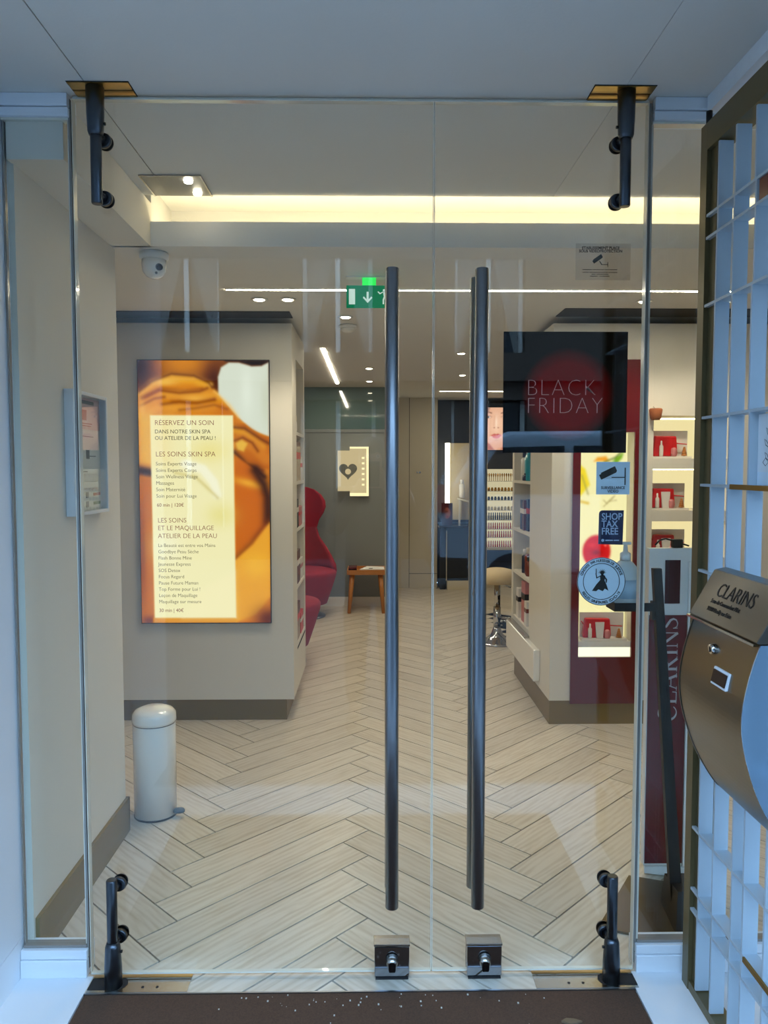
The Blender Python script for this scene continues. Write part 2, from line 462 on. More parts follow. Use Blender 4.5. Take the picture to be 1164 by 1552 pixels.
# walls
struct('wall_left', MB().box(XWL - 0.15, XWL, 2.16, 2.985, 0, ZC), M['wall_in'], 'cream wall on the left behind the side glass')
struct('baseboard_left', MB().box(XWL, XWL + 0.012, 2.17, 2.997, 0, 0.137).box(XWL - 0.14, XWL + 0.012, 2.985, 2.997, 0, 0.137), M['olive'], 'olive brown skirting along the left wall')
wo = thing('wall_left_outside', 'white panelled side wall of the porch', None, (XOL, 1.3, 0), kind='structure')
obj('panel', MB().box(XOL - 0.2, XOL, 0.55, 2.16, 0.112, ZC), M['wall_out'], wo)
obj('skirting', MB().box(XOL - 0.2, XOL, 0.55, 2.16, 0, 0.110), M['wall_out'], wo)
struct('wall_right_outside', MB().box(1.36, 1.5, 0.55, 2.16, 0, ZC), M['wall_out'], 'white porch wall behind the lattice')
struct('blocking_wall_left', MB().box(-7, -1.2, 0.5, 2.16, -0.14, 6.5), M['wall_in'])  # unseen front walls, put in to keep sky light from leaking inside
struct('blocking_wall_right', MB().box(1.5, 7, 0.5, 2.16, -0.14, 6.5), M['wall_in'])
struct('blocking_wall_top', MB().box(-1.2, 1.5, 0.5, 0.7, ZC + 0.001, 6.5), M['wall_in'])
struct('light_block_slab', MB().box(-2.5, 3.4, 0.7, 9.8, 2.56, 2.7), M['ceil'])  # unseen slab, added to stop sky light leaking through ceiling gaps
struct('wall_left_rear', MB().box(-2.4, -2.3, 2.16, 9.7, 0, 2.56), M['wall_in'])
struct('wall_right', MB().box(3.2, 3.3, 2.16, 9.7, 0, 2.56), M['wall_in'])
struct('wall_back', MB().box(-2.4, 3.3, 9.6, 9.7, 0, 2.56), M['grey_wall'])
# partition at the back left: grey wall below, glass band above
M['dark_glass'] = mat('tinted glass band', (96, 116, 112), 0.06, 0.0, var=0.04, coat=1.0)
pb = thing('wall_partition', 'blue grey partition wall with tinted glass band on top', None, (-0.8, 7.95, 0), kind='structure')
obj('panel', MB().box(-2.3, 0.14, 7.96, 8.06, 0, 1.80), M['grey_wall'], pb)
obj('glass_band', MB().box(-2.3, 0.14, 7.975, 8.03, 1.835, ZL), M['dark_glass'], pb)
obj('rail', MB().box(-2.3, 0.15, 7.95, 8.06, 1.80, 1.835), M['grey_wall'], pb, 0.004)
obj('end_post', MB().box(0.14, 0.17, 7.955, 9.13, 0, ZL), M['wall_in'], pb)
for x in (-0.66, -0.40):
    obj('panel_bead', MB().box(x, x + 0.012, 7.952, 7.96, 0.12, 1.77), M['grey_wall'], pb)
struct('baseboard_back', MB().box(-2.3, 0.14, 7.945, 7.96, 0, 0.095), M['white'], 'white skirting under the blue grey partition')
# cupboard wall at the back
cw = thing('cupboard_wall', 'tall cream flush cupboard doors on the rear wall', 'cupboard', (0.5, 9.15, 0))
M['cream_door'] = mat('cream cupboard lacquer', (206, 196, 172), 0.4, var=0.02)
obj('carcass', MB().box(0.17, 0.77, 9.165, 9.5, 0, ZL), M['grout'], cw)
obj('door_panel', MB().box(0.17, 0.432, 9.15, 9.165, 0.0, ZL), M['cream_door'], cw)
obj('door_panel', MB().box(0.438, 0.77, 9.15, 9.165, 0.175, ZL), M['cream_door'], cw)
obj('plinth', MB().box(0.438, 0.77, 9.15, 9.165, 0.0, 0.168), M['cream_door'], cw)
kn = MB().tube((0.53, 9.15, 1.385), (0.53, 9.13, 1.385), 0.008).tube((0.56, 9.15, 1.385), (0.56, 9.13, 1.385), 0.008)
obj('knob', kn, M['chrome'], cw)

# ================================================================== GLASS FRONT
XL, XG, XR = -0.797, 0.165, 0.741      # left edge, meeting edge, right edge of the two leaves
def leaf(name, label, x0, x1, hx, lock_x, pivot_x, side):
    d = thing(name, label, 'glass door', ((x0 + x1) / 2, YG, 0), kind='structure')
    obj('pane', MB().box(x0, x1, YG - 0.006, YG + 0.006, 0.012, 2.416), M['pane'], d)
    for xe in (x0, x1 - 0.0016):
        obj('glass_edge', MB().box(xe, xe + 0.0016, YG - 0.0062, YG + 0.0062, 0.012, 2.416), M['edge'], d)
    obj('glass_edge', MB().box(x0, x1, YG - 0.0062, YG + 0.0062, 2.413, 2.417), M['edge'], d)
    obj('glass_edge', MB().box(x0, x1, YG - 0.0062, YG + 0.0062, 0.011, 0.015), M['edge'], d)
    # pull handle: one long tube on either side, joined by bolts through the glass
    for yy, z0, z1, nm in ((YG - 0.052, 0.226, 1.965, 'outer'), (YG + 0.052, 0.226, 1.965, 'inner')):
        h = obj('pull_handle', MB().lathe([(0.0165, z0), (0.018, z0 + 0.002), (0.018, z1 - 0.002), (0.0165, z1)], (hx, yy, 0), 28), M['steel_dark'], d)
        for z in (0.34, 1.085, 1.85):
            ya, yb = (yy + 0.016, YG - 0.006) if yy < YG else (YG + 0.006, yy - 0.016)
            obj('standoff', MB().tube((hx, ya, z), (hx, yb, z), 0.009), M['steel'], h)
    # floor lock
    lk = obj('lock_plate', MB().box(lock_x - 0.049, lock_x + 0.049, YG - 0.022, YG - 0.006, 0.006, 0.094).box(lock_x - 0.049, lock_x + 0.049, YG + 0.006, YG + 0.022, 0.006, 0.094), M['mirror_steel'], d, 0.002)
    obj('lock_cap', MB().box(lock_x - 0.051, lock_x + 0.051, YG - 0.023, YG + 0.023, 0.0945, 0.101), M['steel'], lk, 0.0015)
    c = MB()
    c.tube((lock_x, YG - 0.022, 0.058), (lock_x, YG - 0.045, 0.052), 0.019, 0.014, 20)
    obj('lock_cylinder', c, M['steel'], lk)
    kp = MB().prism([(lock_x - 0.008, 0.036), (lock_x + 0.008, 0.036), (lock_x + 0.010, 0.042), (lock_x + 0.010, 0.058), (lock_x + 0.004, 0.064), (lock_x - 0.004, 0.064), (lock_x - 0.010, 0.058), (lock_x - 0.010, 0.042)], YG - 0.048, YG - 0.042)
    obj('key_plug', kp, M['black_gloss'], lk)
    obj('lock_foot', MB().box(lock_x - 0.046, lock_x + 0.046, YG - 0.026, YG + 0.026, 0.0012, 0.006), M['rubber'], lk)
    # pivot rods, top and bottom, clamped to the glass by two discs each
    yp = YG - 0.04
    px = pivot_x
    for top in (True, False):
        zs = (lambda z: z) if top else (lambda z: 2.43 - z)
        a, b = (2.13, 2.33) if top else (0.10, 0.305)
        r = obj('pivot_rod', MB().lathe([(0.0125, a), (0.0145, a + 0.003), (0.0145, b - 0.003), (0.0125, b)], (px, yp, 0), 24), M['slate'], d)
        if top:
            sk = MB().lathe([(0.017, 2.305), (0.0205, 2.315), (0.0225, 2.36), (0.0235, 2.4285)], (px, yp, 0), 24)
        else:
            sk = MB().lathe([(0.0245, 0.0015), (0.0235, 0.06), (0.0205, 0.115), (0.016, 0.128)], (px, yp, 0), 24)
        obj('socket', sk, M['slate'], r)
        for z in ((2.155, 2.305) if top else (0.125, 0.275)):
            cx = px + side * 0.010
            obj('clamp_disc', MB().tube((cx, YG - 0.006, z), (cx, YG - 0.016, z), 0.021, 0.018, 24).tube((cx, YG - 0.016, z), (px, yp, z), 0.010, 0.010, 14).tube((cx, YG + 0.006, z), (cx, YG + 0.016, z), 0.021, 0.018, 24), M['slate'], r)
        obj('set_screw', MB().tube((px + side * 0.021, yp, 2.335 if top else 0.10), (px + side * 0.026, yp, 2.335 if top else 0.10), 0.004), M['black'], r)
    return d
leaf('door_1', 'wide left leaf of the frameless glass door', XL, XG - 0.001, 0.052, 0.053, -0.722, 1)
leaf('door_2', 'narrow right leaf of the frameless glass door', XG + 0.0012, XR, 0.289, 0.314, 0.668, -1)

# floor spring covers and ceiling pivot plates
def pivot_plates():
    for x0, x1, px, w in ((-0.789, -0.512, -0.722, 'left'), (0.452, 0.737, 0.668, 'right')):
        p = thing('floor_spring_cover', 'scratched steel floor plate under the %s door pivot' % w, 'floor plate', ((x0 + x1) / 2, 2.08, 0), 'steel floor plates under the doors')
        obj('plate', MB().box(x0, x1, 2.041, 2.098, 0.0002, 0.0018), M['steel'], p)
        obj('plate', MB().box(x0, x1, 2.102, 2.128, 0.0002, 0.0022), M['brass_pale'], p)
        sx = 1 if w == 'left' else -1
        e = x0 if w == 'left' else x1
        ins = [(e, 2.052), (e + sx * 0.085, 2.052), (e + sx * 0.10, 2.062), (e + sx * 0.105, 2.076), (e + sx * 0.10, 2.092), (e + sx * 0.09, 2.0985), (e, 2.0985)]
        obj('rubber_insert', MB().prism(ins, 0.0019, 0.003, 'z'), M['rubber'], p)
        for q in (0.15, 0.19):
            obj('screw', MB().tube((e + sx * q, 2.062, 0.0018), (e + sx * q, 2.062, 0.0026), 0.004), M['rubber'], p)
        c0, c1 = (-0.785, -0.628) if w == 'left' else (0.578, 0.737)
        q = thing('ceiling_pivot_plate', 'brass ceiling plate above the %s door pivot' % w, 'ceiling plate', ((c0 + c1) / 2, 2.08, ZC), 'brass ceiling plates above the doors')
        obj('plate', MB().box(c0, c1, 2.044, 2.082, ZC - 0.003, ZC - 0.0003), M['brass'], q)
        obj('plate', MB().box(c0, c1, 2.087, 2.127, ZC - 0.003, ZC - 0.0003), M['brass'], q)
        obj('slot', MB().box(c0 - 0.002, c1 + 0.002, 2.041, 2.129, ZC - 0.0012, ZC - 0.0003), M['rubber'], q)
pivot_plates()

# fixed side panes
def side_pane(name, label, x0, x1, inner):
    w = thing(name, label, 'side window', ((x0 + x1) / 2, YG + 0.03, 0), kind='structure')
    obj('pane', MB().box(x0, x1, YG + 0.016, YG + 0.028, 0.082, 2.370), M['pane'], w)
    e0 = x1 - 0.004 if inner > 0 else x0
    obj('glass_edge', MB().box(e0 - 0.001, e0 + 0.005, YG + 0.0155, YG + 0.0285, 0.082, 2.40), M['edge'], w)
    obj('glass_edge', MB().box(e0 - 0.002 + inner * 0.006, e0 + 0.004 + inner * 0.006, YG + 0.010, YG + 0.034, 0.02, 2.42), M['edge_dark'], w)
    obj('glass_edge', MB().box(e0 + inner * 0.013, e0 + 0.003 + inner * 0.013, YG + 0.012, YG + 0.03, 0.02, 2.42), M['edge'], w)
    o0 = x0 if inner > 0 else x1 - 0.003
    obj('glass_edge', MB().box(o0, o0 + 0.003, YG + 0.0155, YG + 0.0285, 0.082, 2.370), M['edge_dark'], w)
    obj('bead', MB().box(x0, x1, YG + 0.008, YG + 0.036, 0.0805, 0.088), M['edge_dark'], w)
    obj('bead', MB().box(x0, x1, YG + 0.008, YG + 0.036, 2.366, 2.3715), M['edge'], w)
side_pane('window_1', 'narrow fixed glass pane left of the doors', -0.990, -0.812, 1)
side_pane('window_2', 'fixed glass pane right of the doors behind the lattice', 0.756, 1.355, -1)
def sill(name, x0, x1, label):
    t = thing(name, label, None, ((x0 + x1) / 2, YG, 0), kind='structure')
    obj('board', MB().box(x0, x1, YG - 0.008, YG + 0.06, 0.001, 0.052), M['sill'], t, 0.002)
    obj('board', MB().box(x0, x1, YG - 0.004, YG + 0.06, 0.0535, 0.080), M['sill'], t, 0.002)
def header(name, x0, x1, label):
    t = thing(name, label, None, ((x0 + x1) / 2, YG, ZC), kind='structure')
    obj('board', MB().box(x0, x1, YG - 0.008, YG + 0.06, 2.397, ZC - 0.0005), M['sill'], t, 0.002)
    obj('board', MB().box(x0, x1, YG - 0.002, YG + 0.06, 2.372, 2.3955), M['sill'], t, 0.002)
sill('trim_4', -0.994, -0.808, 'white painted sill under the left side pane')
sill('trim_5', 0.750, 1.358, 'white painted sill under the right side pane')
header('trim_6', -0.994, -0.808, 'white painted head over the left side pane')
header('trim_7', 0.757, 1.358, 'white painted head over the right side pane')
struct('trim_8', MB().box(-0.80, 0.745, YG + 0.012, YG + 0.03, 2.421, ZC - 0.0005), M['edge'], 'slim metal strip in the ceiling above the glass doors')

# ================================================================== PRINTS ON THE GLASS
YS = YG + 0.0075     # stuck to the shop side of the glass
def glow_mat():
    m, n, l = newmat('black poster with red disc')
    b = n['Principled BSDF']; b.inputs['Roughness'].default_value = 0.55; b.inputs['Specular IOR Level'].default_value = 0.0
    tc = n.new('ShaderNodeTexCoord'); mp = n.new('ShaderNodeMapping')
    mp.inputs['Location'].default_value = (-0.537, 0, -1.640)
    mp.inputs['Scale'].default_value = (1, 0, 1)
    l.new(tc.outputs['Object'], mp.inputs['Vector'])
    ln = n.new('ShaderNodeVectorMath'); ln.operation = 'LENGTH'; l.new(mp.outputs[0], ln.inputs[0])
    cr = n.new('ShaderNodeValToRGB'); e = cr.color_ramp.elements
    e[0].position = 0.085; e[0].color = lin((150, 4, 6)) + (1,)
    e[1].position = 0.128; e[1].color = lin((8, 4, 4)) + (1,)
    l.new(ln.outputs['Value'], cr.inputs['Fac']); l.new(cr.outputs[0], b.inputs['Base Color'])
    return m
M['bf'] = glow_mat()
M['bf_text'] = mat('pale pink print', (250, 160, 150), 0.6)
s = thing('promotional_poster', 'black square poster reading BLACK FRIDAY over a dark red disc', 'poster', (0.53, YS, 1.48))
obj('sheet', MB().box(0.358, 0.699, YS, YS + 0.002, 1.481, 1.811), M['bf'], s)
text('BLACK', 0.066, (0.420, YS - 0.0006, 1.637), XP, ZP, M['bf_text'], s, thin=-0.0022, spacing=1.08, sx=0.92)
text('FRIDAY', 0.066, (0.420, YS - 0.0006, 1.588), XP, ZP, M['bf_text'], s, thin=-0.0022, spacing=1.08, sx=0.92)

def bars(rows, h, y):
    """lines of print too small to read"""
    mb = MB()
    for x0, x1, z in rows: mb.box(x0, x1, y, y + 0.0003, z - h / 2, z + h / 2)
    return mb
def cctv(mb, cx, cz, k, y0, y1, ang=0.45):
    """little bullet camera pictogram"""
    ca, sa = math.cos(ang), math.sin(ang)
    def R(p): return (cx + k * (p[0] * ca - p[1] * sa), cz + k * (p[0] * sa + p[1] * ca))
    mb.prism([R(p) for p in ((-1.0, -0.34), (0.75, -0.34), (0.92, -0.2), (0.92, 0.34), (-0.75, 0.34), (-0.75, 0.22), (-1.0, 0.22))], y0, y1)
M['sticker_blue'] = mat('pale sticker film', (214, 228, 240), 0.5)
s = thing('surveillance_sticker', 'pale square SURVEILLANCE VIDEO sticker with camera pictogram', 'sticker', (0.665, YS, 1.365), 'stickers on the glass')
obj('film', MB().box(0.618, 0.711, YS, YS + 0.0008, 1.366, 1.456), M['sticker_blue'], s)
p = MB(); cctv(p, 0.651, 1.426, 0.026, YS - 0.0012, YS - 0.0004)
p.box(0.660, 0.697, YS - 0.0012, YS - 0.0004, 1.412, 1.4145).box(0.696, 0.699, YS - 0.0012, YS - 0.0004, 1.392, 1.440)
obj('pictogram', p, M['print_black'], s)
text('SURVEILLANCE', 0.0112, (0.6645, YS - 0.0008, 1.381), XP, ZP, M['print_black'], s, align='CENTER', thin=0.0001, sx=0.88)
text('VIDEO', 0.0112, (0.6645, YS - 0.0008, 1.371), XP, ZP, M['print_black'], s, align='CENTER', thin=0.0001, sx=0.95)
M['tax'] = mat('navy sticker film', (14, 22, 66), 0.35)
M['tax_text'] = mat('grey blue print', (180, 196, 220), 0.6)
s = thing('tax_free_sticker', 'navy sticker reading SHOP TAX FREE with one rounded corner', 'sticker', (0.66, YS, 1.228), 'stickers on the glass')
pts = [(0.626, 1.228), (0.694, 1.226), (0.696, 1.322)] + [(0.637 - 0.010 * math.sin(t), 1.312 + 0.010 * math.cos(t)) for t in np.linspace(0, PI / 2, 6)]
obj('film', MB().prism(pts, YS, YS + 0.0008), M['tax'], s)
for i, w in enumerate(('SHOP', 'TAX', 'FREE')):
    text(w, 0.0265, (0.634, YS - 0.0008, 1.296 - i * 0.0205), XP, ZP, M['tax_text'], s, thin=0.0004, sx=0.86)
obj('fine_print', bars(((0.646, 0.667, 1.2385), (0.669, 0.684, 1.2385)), 0.0032, YS - 0.0006), M['tax_text'], s)
obj('emblem', MB().prism([(0.6385 + 0.004 * math.cos(t), 1.2385 + 0.004 * math.sin(t)) for t in np.linspace(0, 2 * PI, 16, endpoint=False)], YS - 0.0008, YS - 0.0002), M['tax_text'], s)
# round sticker
s = thing('round_sticker', 'round pale sticker with crowned figure and ring of lettering', 'sticker', (0.6365, YS, 1.057), 'stickers on the glass')
CX, CZ = 0.6365, 1.1235
circ = lambda r, n=48: [(CX + r * math.cos(t), CZ + r * math.sin(t)) for t in np.linspace(0, 2 * PI, n, endpoint=False)]
obj('film', MB().prism(circ(0.0675), YS, YS + 0.0008), M['sticker_blue'], s)
def ring(r0, r1, y):
    mb = MB(); a = circ(r0); b = circ(r1)
    for k in range(48):
        k2 = (k + 1) % 48
        mb.quad((a[k][0], y, a[k][1]), (a[k2][0], y, a[k2][1]), (b[k2][0], y, b[k2][1]), (b[k][0], y, b[k][1]))
    return mb
obj('ring_line', ring(0.0655, 0.0672, YS - 0.0004), M['print_black'], s)
obj('ring_line', ring(0.0495, 0.0515, YS - 0.0004), M['print_black'], s)
fg = MB()
def fp(pts): fg.prism([(CX + x * 0.001, CZ + z * 0.001) for x, z in pts], YS - 0.0012, YS - 0.0004)
fp([(-26, -26), (-14, -8), (-2, 6), (8, 4), (14, -8), (20, -26), (10, -20), (4, -27), (-8, -22), (-14, -27)])   # skirts
fp([(-3, 4), (9, 4), (10, 16), (5, 19), (-1, 19), (-4, 14)])                        # torso
fp([(-3, 15), (-1, 18), (-12, 12), (-15, 24), (-17, 23), (-14, 8)])                 # raised arm
fp([(9, 15), (16, 6), (15, -4), (12, -3), (12, 5), (7, 11)])                        # other arm
fp([(-16, 22), (-14, 22), (-14, 36), (-16, 36)])                                    # staff
fp([(2 + 5 * math.cos(t), 24 + 5.5 * math.sin(t)) for t in np.linspace(0, 2 * PI, 14, endpoint=False)])
for t in np.linspace(0.1, PI - 0.1, 7):
    c, s_ = math.cos(t), math.sin(t)
    fp([(2 + 5 * c - 1.3 * s_, 24 + 5 * s_ + 1.3 * c), (2 + 12 * c, 24 + 12 * s_), (2 + 5 * c + 1.3 * s_, 24 + 5 * s_ - 1.3 * c)])
obj('figure', fg, M['print_black'], s)
def arc_text(body, r, a0, a1, size, flip):
    n = len(body)
    for i, ch in enumerate(body):
        if ch == ' ': continue
        t = a0 + (a1 - a0) * i / (n - 1)
        rad = (math.cos(t), 0, math.sin(t)); tan = (math.sin(t), 0, -math.cos(t))
        if flip: rad = tuple(-v for v in rad); tan = tuple(-v for v in tan)
        o = (CX + r * math.cos(t), YS - 0.0008, CZ + r * math.sin(t))
        text(ch, size, o, tan, rad, M['print_black'], s, name='letter', align='CENTER', thin=0.0002)
arc_text('CONSTATE PAR HUISSIER DE JUSTICE', 0.0552, math.radians(160), math.radians(20), 0.0105, False)
arc_text('REGLES SANITAIRES COVID-19', 0.0622, math.radians(212), math.radians(328), 0.0105, True)
# clear video protection notice
M['film'] = glassmat('clear sticker film', (0.90, 0.89, 0.88), 1.0, 0.2)
s = thing('video_protection_notice', 'clear sticker notice with camera under the words ETABLISSEMENT PLACE', 'sticker', (0.626, YS, 1.95), 'stickers on the glass')
obj('film', MB().box(0.552, 0.702, YS, YS + 0.0006, 1.950, 2.048), M['film'], s)
text('ETABLISSEMENT PLACE', 0.0105, (0.620, YS - 0.0006, 2.0325), XP, ZP, M['print_black'], s, align='CENTER', thin=0.0002, sx=0.95)
text('SOUS VIDEOPROTECTION', 0.0105, (0.620, YS - 0.0006, 2.0240), XP, ZP, M['print_black'], s, align='CENTER', thin=0.0002, sx=0.95)
p = MB(); cctv(p, 0.612, 2.007, 0.0155, YS - 0.0012, YS - 0.0004, 0.6)
p.prism([(0.616, 2.001), (0.618, 2.001), (0.625, 1.991), (0.622, 1.991)], YS - 0.0012, YS - 0.0004)
p.box(0.622, 0.640, YS - 0.0012, YS - 0.0004, 1.9905, 1.9922).box(0.639, 0.6405, YS - 0.0012, YS - 0.0004, 1.985, 1.998)
obj('pictogram', p, M['print_black'], s)
obj('fine_print', bars(((0.571, 0.597, 1.978), (0.599, 0.63, 1.978), (0.632, 0.666, 1.978), (0.571, 0.588, 1.9705), (0.59, 0.64, 1.9705), (0.642, 0.666, 1.9705), (0.596, 0.607, 1.9655), (0.609, 0.642, 1.9655), (0.592, 0.613, 1.9605), (0.617, 0.645, 1.9605)), 0.0014, YS - 0.0006), M['print_black'], s)

# ================================================================== CEILING FITTINGS
for i, (x0, x1, y0, y1, lab) in enumerate(((-0.679, 1.75, 3.62, 3.642, 'long white linear light crossing the ceiling behind the cove'),
                                           (-0.358, -0.334, 5.37, 7.62, 'linear light running away down the ceiling on the left'),
                                           (0.73, 1.75, 8.36, 8.38, 'linear light across the ceiling before the make-up wall'))):
    t = thing('linear_light', lab, 'linear light', ((x0 + x1) / 2, (y0 + y1) / 2, ZL), 'linear ceiling lights')
    obj('diffuser', MB().box(x0, x1, y0, y1, ZL - 0.003, ZL - 0.0008), M['led'], t)
    for ya_, yb_ in ((y0 - 0.004, y0), (y1, y1 + 0.004)):
        obj('frame_strip', MB().box(x0 - 0.004, x1 + 0.004, ya_, yb_, ZL - 0.004, ZL - 0.0005), M['white'], t)
def spot(x, y, z, power, ang=120, rgb=(1.0, 0.86, 0.66)):
    ld = bpy.data.lights.new('downlight lamp', 'SPOT'); ld.energy = power; ld.color = rgb; ld.spot_size = math.radians(ang); ld.spot_blend = 0.6; ld.shadow_soft_size = 0.03
    o = bpy.data.objects.new('downlight_lamp', ld); COL.objects.link(o); o.location = (x, y, z)
    return o
def downlight(x, y, lab, z=ZL, power=SPOT_POWER):
    t = thing('downlight', lab, 'downlight', (x, y, z), 'recessed round downlights')
    r = 0.029
    obj('trim_ring', MB().lathe([(r, 0), (r + 0.012, -0.001), (r + 0.012, -0.005), (r, -0.006), (r - 0.004, -0.002)], (x, y, z), 28), M['white'], t)
    obj('lamp_face', MB().lathe([(r - 0.002, -0.003), (r - 0.006, -0.008), (0.001, -0.010)], (x, y, z), 24), M['lamp'], t)
    L = spot(x, y, z - 0.02, power); L.parent = t; L.matrix_parent_inverse = world_of(t).inverted()
downlight(-0.556, 3.835, 'left one of the pair of round downlights before the lightbox wall')
downlight(-0.416, 3.835, 'right one of the pair of round downlights before the lightbox wall')
downlight(-0.148, 4.27, 'round downlight beside the smoke detector in mid ceiling')
downlight(-0.03, 6.45, 'small round downlight left of the left door handle, nearer one')
downlight(-0.03, 7.4, 'small round downlight left of the left door handle, farther one')
downlight(0.64, 5.6, 'round downlight seen between the two door handles')
downlight(0.80, 6.9, 'round downlight before the make-up wall')
downlight(1.35, 3.85, 'added unseen round downlight over the red display panel')  # this lamp and the next two are unseen, added for ambient light
downlight(1.75, 3.85, 'added unseen round downlight over the lit gift niches')
downlight(1.5, 7.6, 'added unseen round downlight over the bar stool')
t = thing('smoke_detector', 'white domed smoke detector on the ceiling above the left handle', 'smoke detector', (-0.144, 4.52, ZL))
obj('base', MB().lathe([(0.045, -0.0005), (0.052, -0.004), (0.052, -0.016), (0.047, -0.018)], (-0.144, 4.52, ZL), 28), M['white'], t)
obj('dome', MB().lathe([(0.042, -0.018), (0.040, -0.03), (0.028, -0.042), (0.002, -0.046)], (-0.144, 4.52, ZL), 28), M['white'], t)
# recessed plate with two lamps in the entry ceiling
t = thing('recessed_light', 'grey recessed ceiling plate with two small round lamps', 'ceiling light', (-0.685, 2.78, ZC))
M['plate_grey'] = mat('grey metal plate', (132, 130, 124), 0.4, 0.6)
obj('plate', MB().box(-0.786, -0.587, 2.676, 2.884 - 0.018, ZC - 0.004, ZC - 0.0006), M['plate_grey'], t)
obj('rim', MB().box(-0.792, -0.581, 2.67, 2.676, ZC - 0.006, ZC - 0.0005).box(-0.792, -0.786, 2.676, 2.8665, ZC - 0.006, ZC - 0.0005).box(-0.587, -0.581, 2.676, 2.8665, ZC - 0.006, ZC - 0.0005), M['steel'], t)
for x, y in ((-0.633, 2.712), (-0.628, 2.83)):
    obj('lamp', MB().lathe([(0.016, -0.004), (0.014, -0.012), (0.002, -0.016)], (x, y, ZC), 20), M['lamp'], t)
# dome camera
t = thing('dome_camera', 'white dome surveillance camera under the ceiling by the left wall', 'camera', (-0.843, 3.03, ZL))
obj('base', MB().lathe([(0.052, -0.0005), (0.056, -0.006), (0.055, -0.022), (0.048, -0.028)], (-0.843, 3.03, ZL), 32), M['white'], t)
obj('housing', MB().lathe([(0.046, -0.026), (0.047, -0.05), (0.043, -0.072), (0.030, -0.09), (0.012, -0.098), (0.001, -0.099)], (-0.843, 3.03, ZL), 32), M['white_gloss'], t)
obj('lens', MB().tube((-0.815, 2.995, ZL - 0.062), (-0.808, 2.985, ZL - 0.066), 0.014, 0.011, 20), M['black_gloss'], t)
obj('lens', MB().sphere((-0.824, 2.988, ZL - 0.086), 0.005, 12, 8), M['black_gloss'], t)
# exit sign
M['exit_green'] = emit('lit green sign face', (0.002, 0.16, 0.06), 1.0)
M['exit_lamp'] = emit('green lit lamp housing', (0.03, 0.85, 0.10), 1.1)
M['exit_white'] = emit('lit white symbol', (0.62, 0.80, 0.70), 0.9)
YE = 3.395
t = thing('exit_sign', 'hanging green emergency exit sign with arrow and running figure', 'exit sign', (-0.01, YE, 2.13))
obj('lamp_housing', MB().box(-0.045, 0.015, YE - 0.015, YE + 0.02, 2.232, 2.262), M['exit_lamp'], t, 0.003)
obj('bracket', MB().box(-0.115, 0.10, YE - 0.02, YE + 0.025, 2.2625, ZL - 0.0005), M['white'], t)
obj('panel', MB().box(-0.114, 0.102, YE, YE + 0.006, 2.135, 2.2315), M['exit_green'], t)
obj('door_symbol', MB().box(-0.103, -0.076, YE - 0.0015, YE - 0.0004, 2.150, 2.216), M['exit_white'], t)
obj('arrow_symbol', MB().box(-0.026, -0.017, YE - 0.0015, YE - 0.0004, 2.168, 2.204).prism([(-0.042, 2.178), (-0.0215, 2.156), (-0.001, 2.178), (-0.005, 2.184), (-0.0215, 2.167), (-0.038, 2.184)], YE - 0.0016, YE - 0.0005), M['exit_white'], t)
rn = MB()
rx, rz = 0.052, 2.183
def rp(p): rn.prism([(rx + a * 0.001, rz + b * 0.001) for a, b in p], YE - 0.0015, YE - 0.0004)
rp([(-2 + 5.5 * math.cos(q), 27 + 5.5 * math.sin(q)) for q in np.linspace(0, 2 * PI, 12, endpoint=False)])
rp([(-6, 19), (4, 21), (9, 0), (2, -4), (-3, 0)])
rp([(-6, 19), (-20, 10), (-30, 20), (-27, 23), (-19, 16), (-6, 22)])
rp([(4, 20), (16, 12), (22, 16), (24, 13), (16, 7), (6, 13)])
rp([(2, 0), (9, 0), (12, -14), (26, -24), (23, -28), (7, -17)])
rp([(-2, 2), (4, 0), (-2, -14), (-2, -32), (-8, -32), (-8, -12)])
obj('running_figure_symbol', rn, M['exit_white'], t)

# ================================================================== LEFT DISPLAY WALL
XU, YU = -0.447, 4.30
t = thing('display_wall', 'cream display wall holding the tall lightbox poster', 'display wall', (-1.2, 4.6, 0))
niche = [(4.53, 5.0, 0.40, 0.72), (4.53, 5.0, 0.74, 1.06), (4.53, 5.0, 1.08, 1.34), (4.53, 5.0, 1.36, 1.63), (4.53, 5.0, 1.65, 2.07)]
b = MB()
for a0, a1, z0, z1 in holes_grid(YU + 0.1, 5.06, 0.128, 2.235, niche): b.box(-0.75, XU, a0, a1, z0, z1)
b.box(-2.29, XU, YU, YU + 0.1, 0.128, 2.235).box(-0.77, -0.75, YU + 0.1, 5.06, 0.128, 2.235).box(-2.29, -0.77, YU + 0.1, 5.06, 2.2, 2.235).box(-2.29, -0.77, 5.03, 5.06, 0.128, 2.2)
obj('body', b, M['wall_in'], t)
obj('plinth', MB().box(-2.28, -0.492, 4.335, 5.02, 0, 0.128), M['olive'], t)
obj('slot', MB().box(XU - 0.001, XU + 0.0008, 4.52, 5.02, 0.362, 0.376), M['grout'], t)
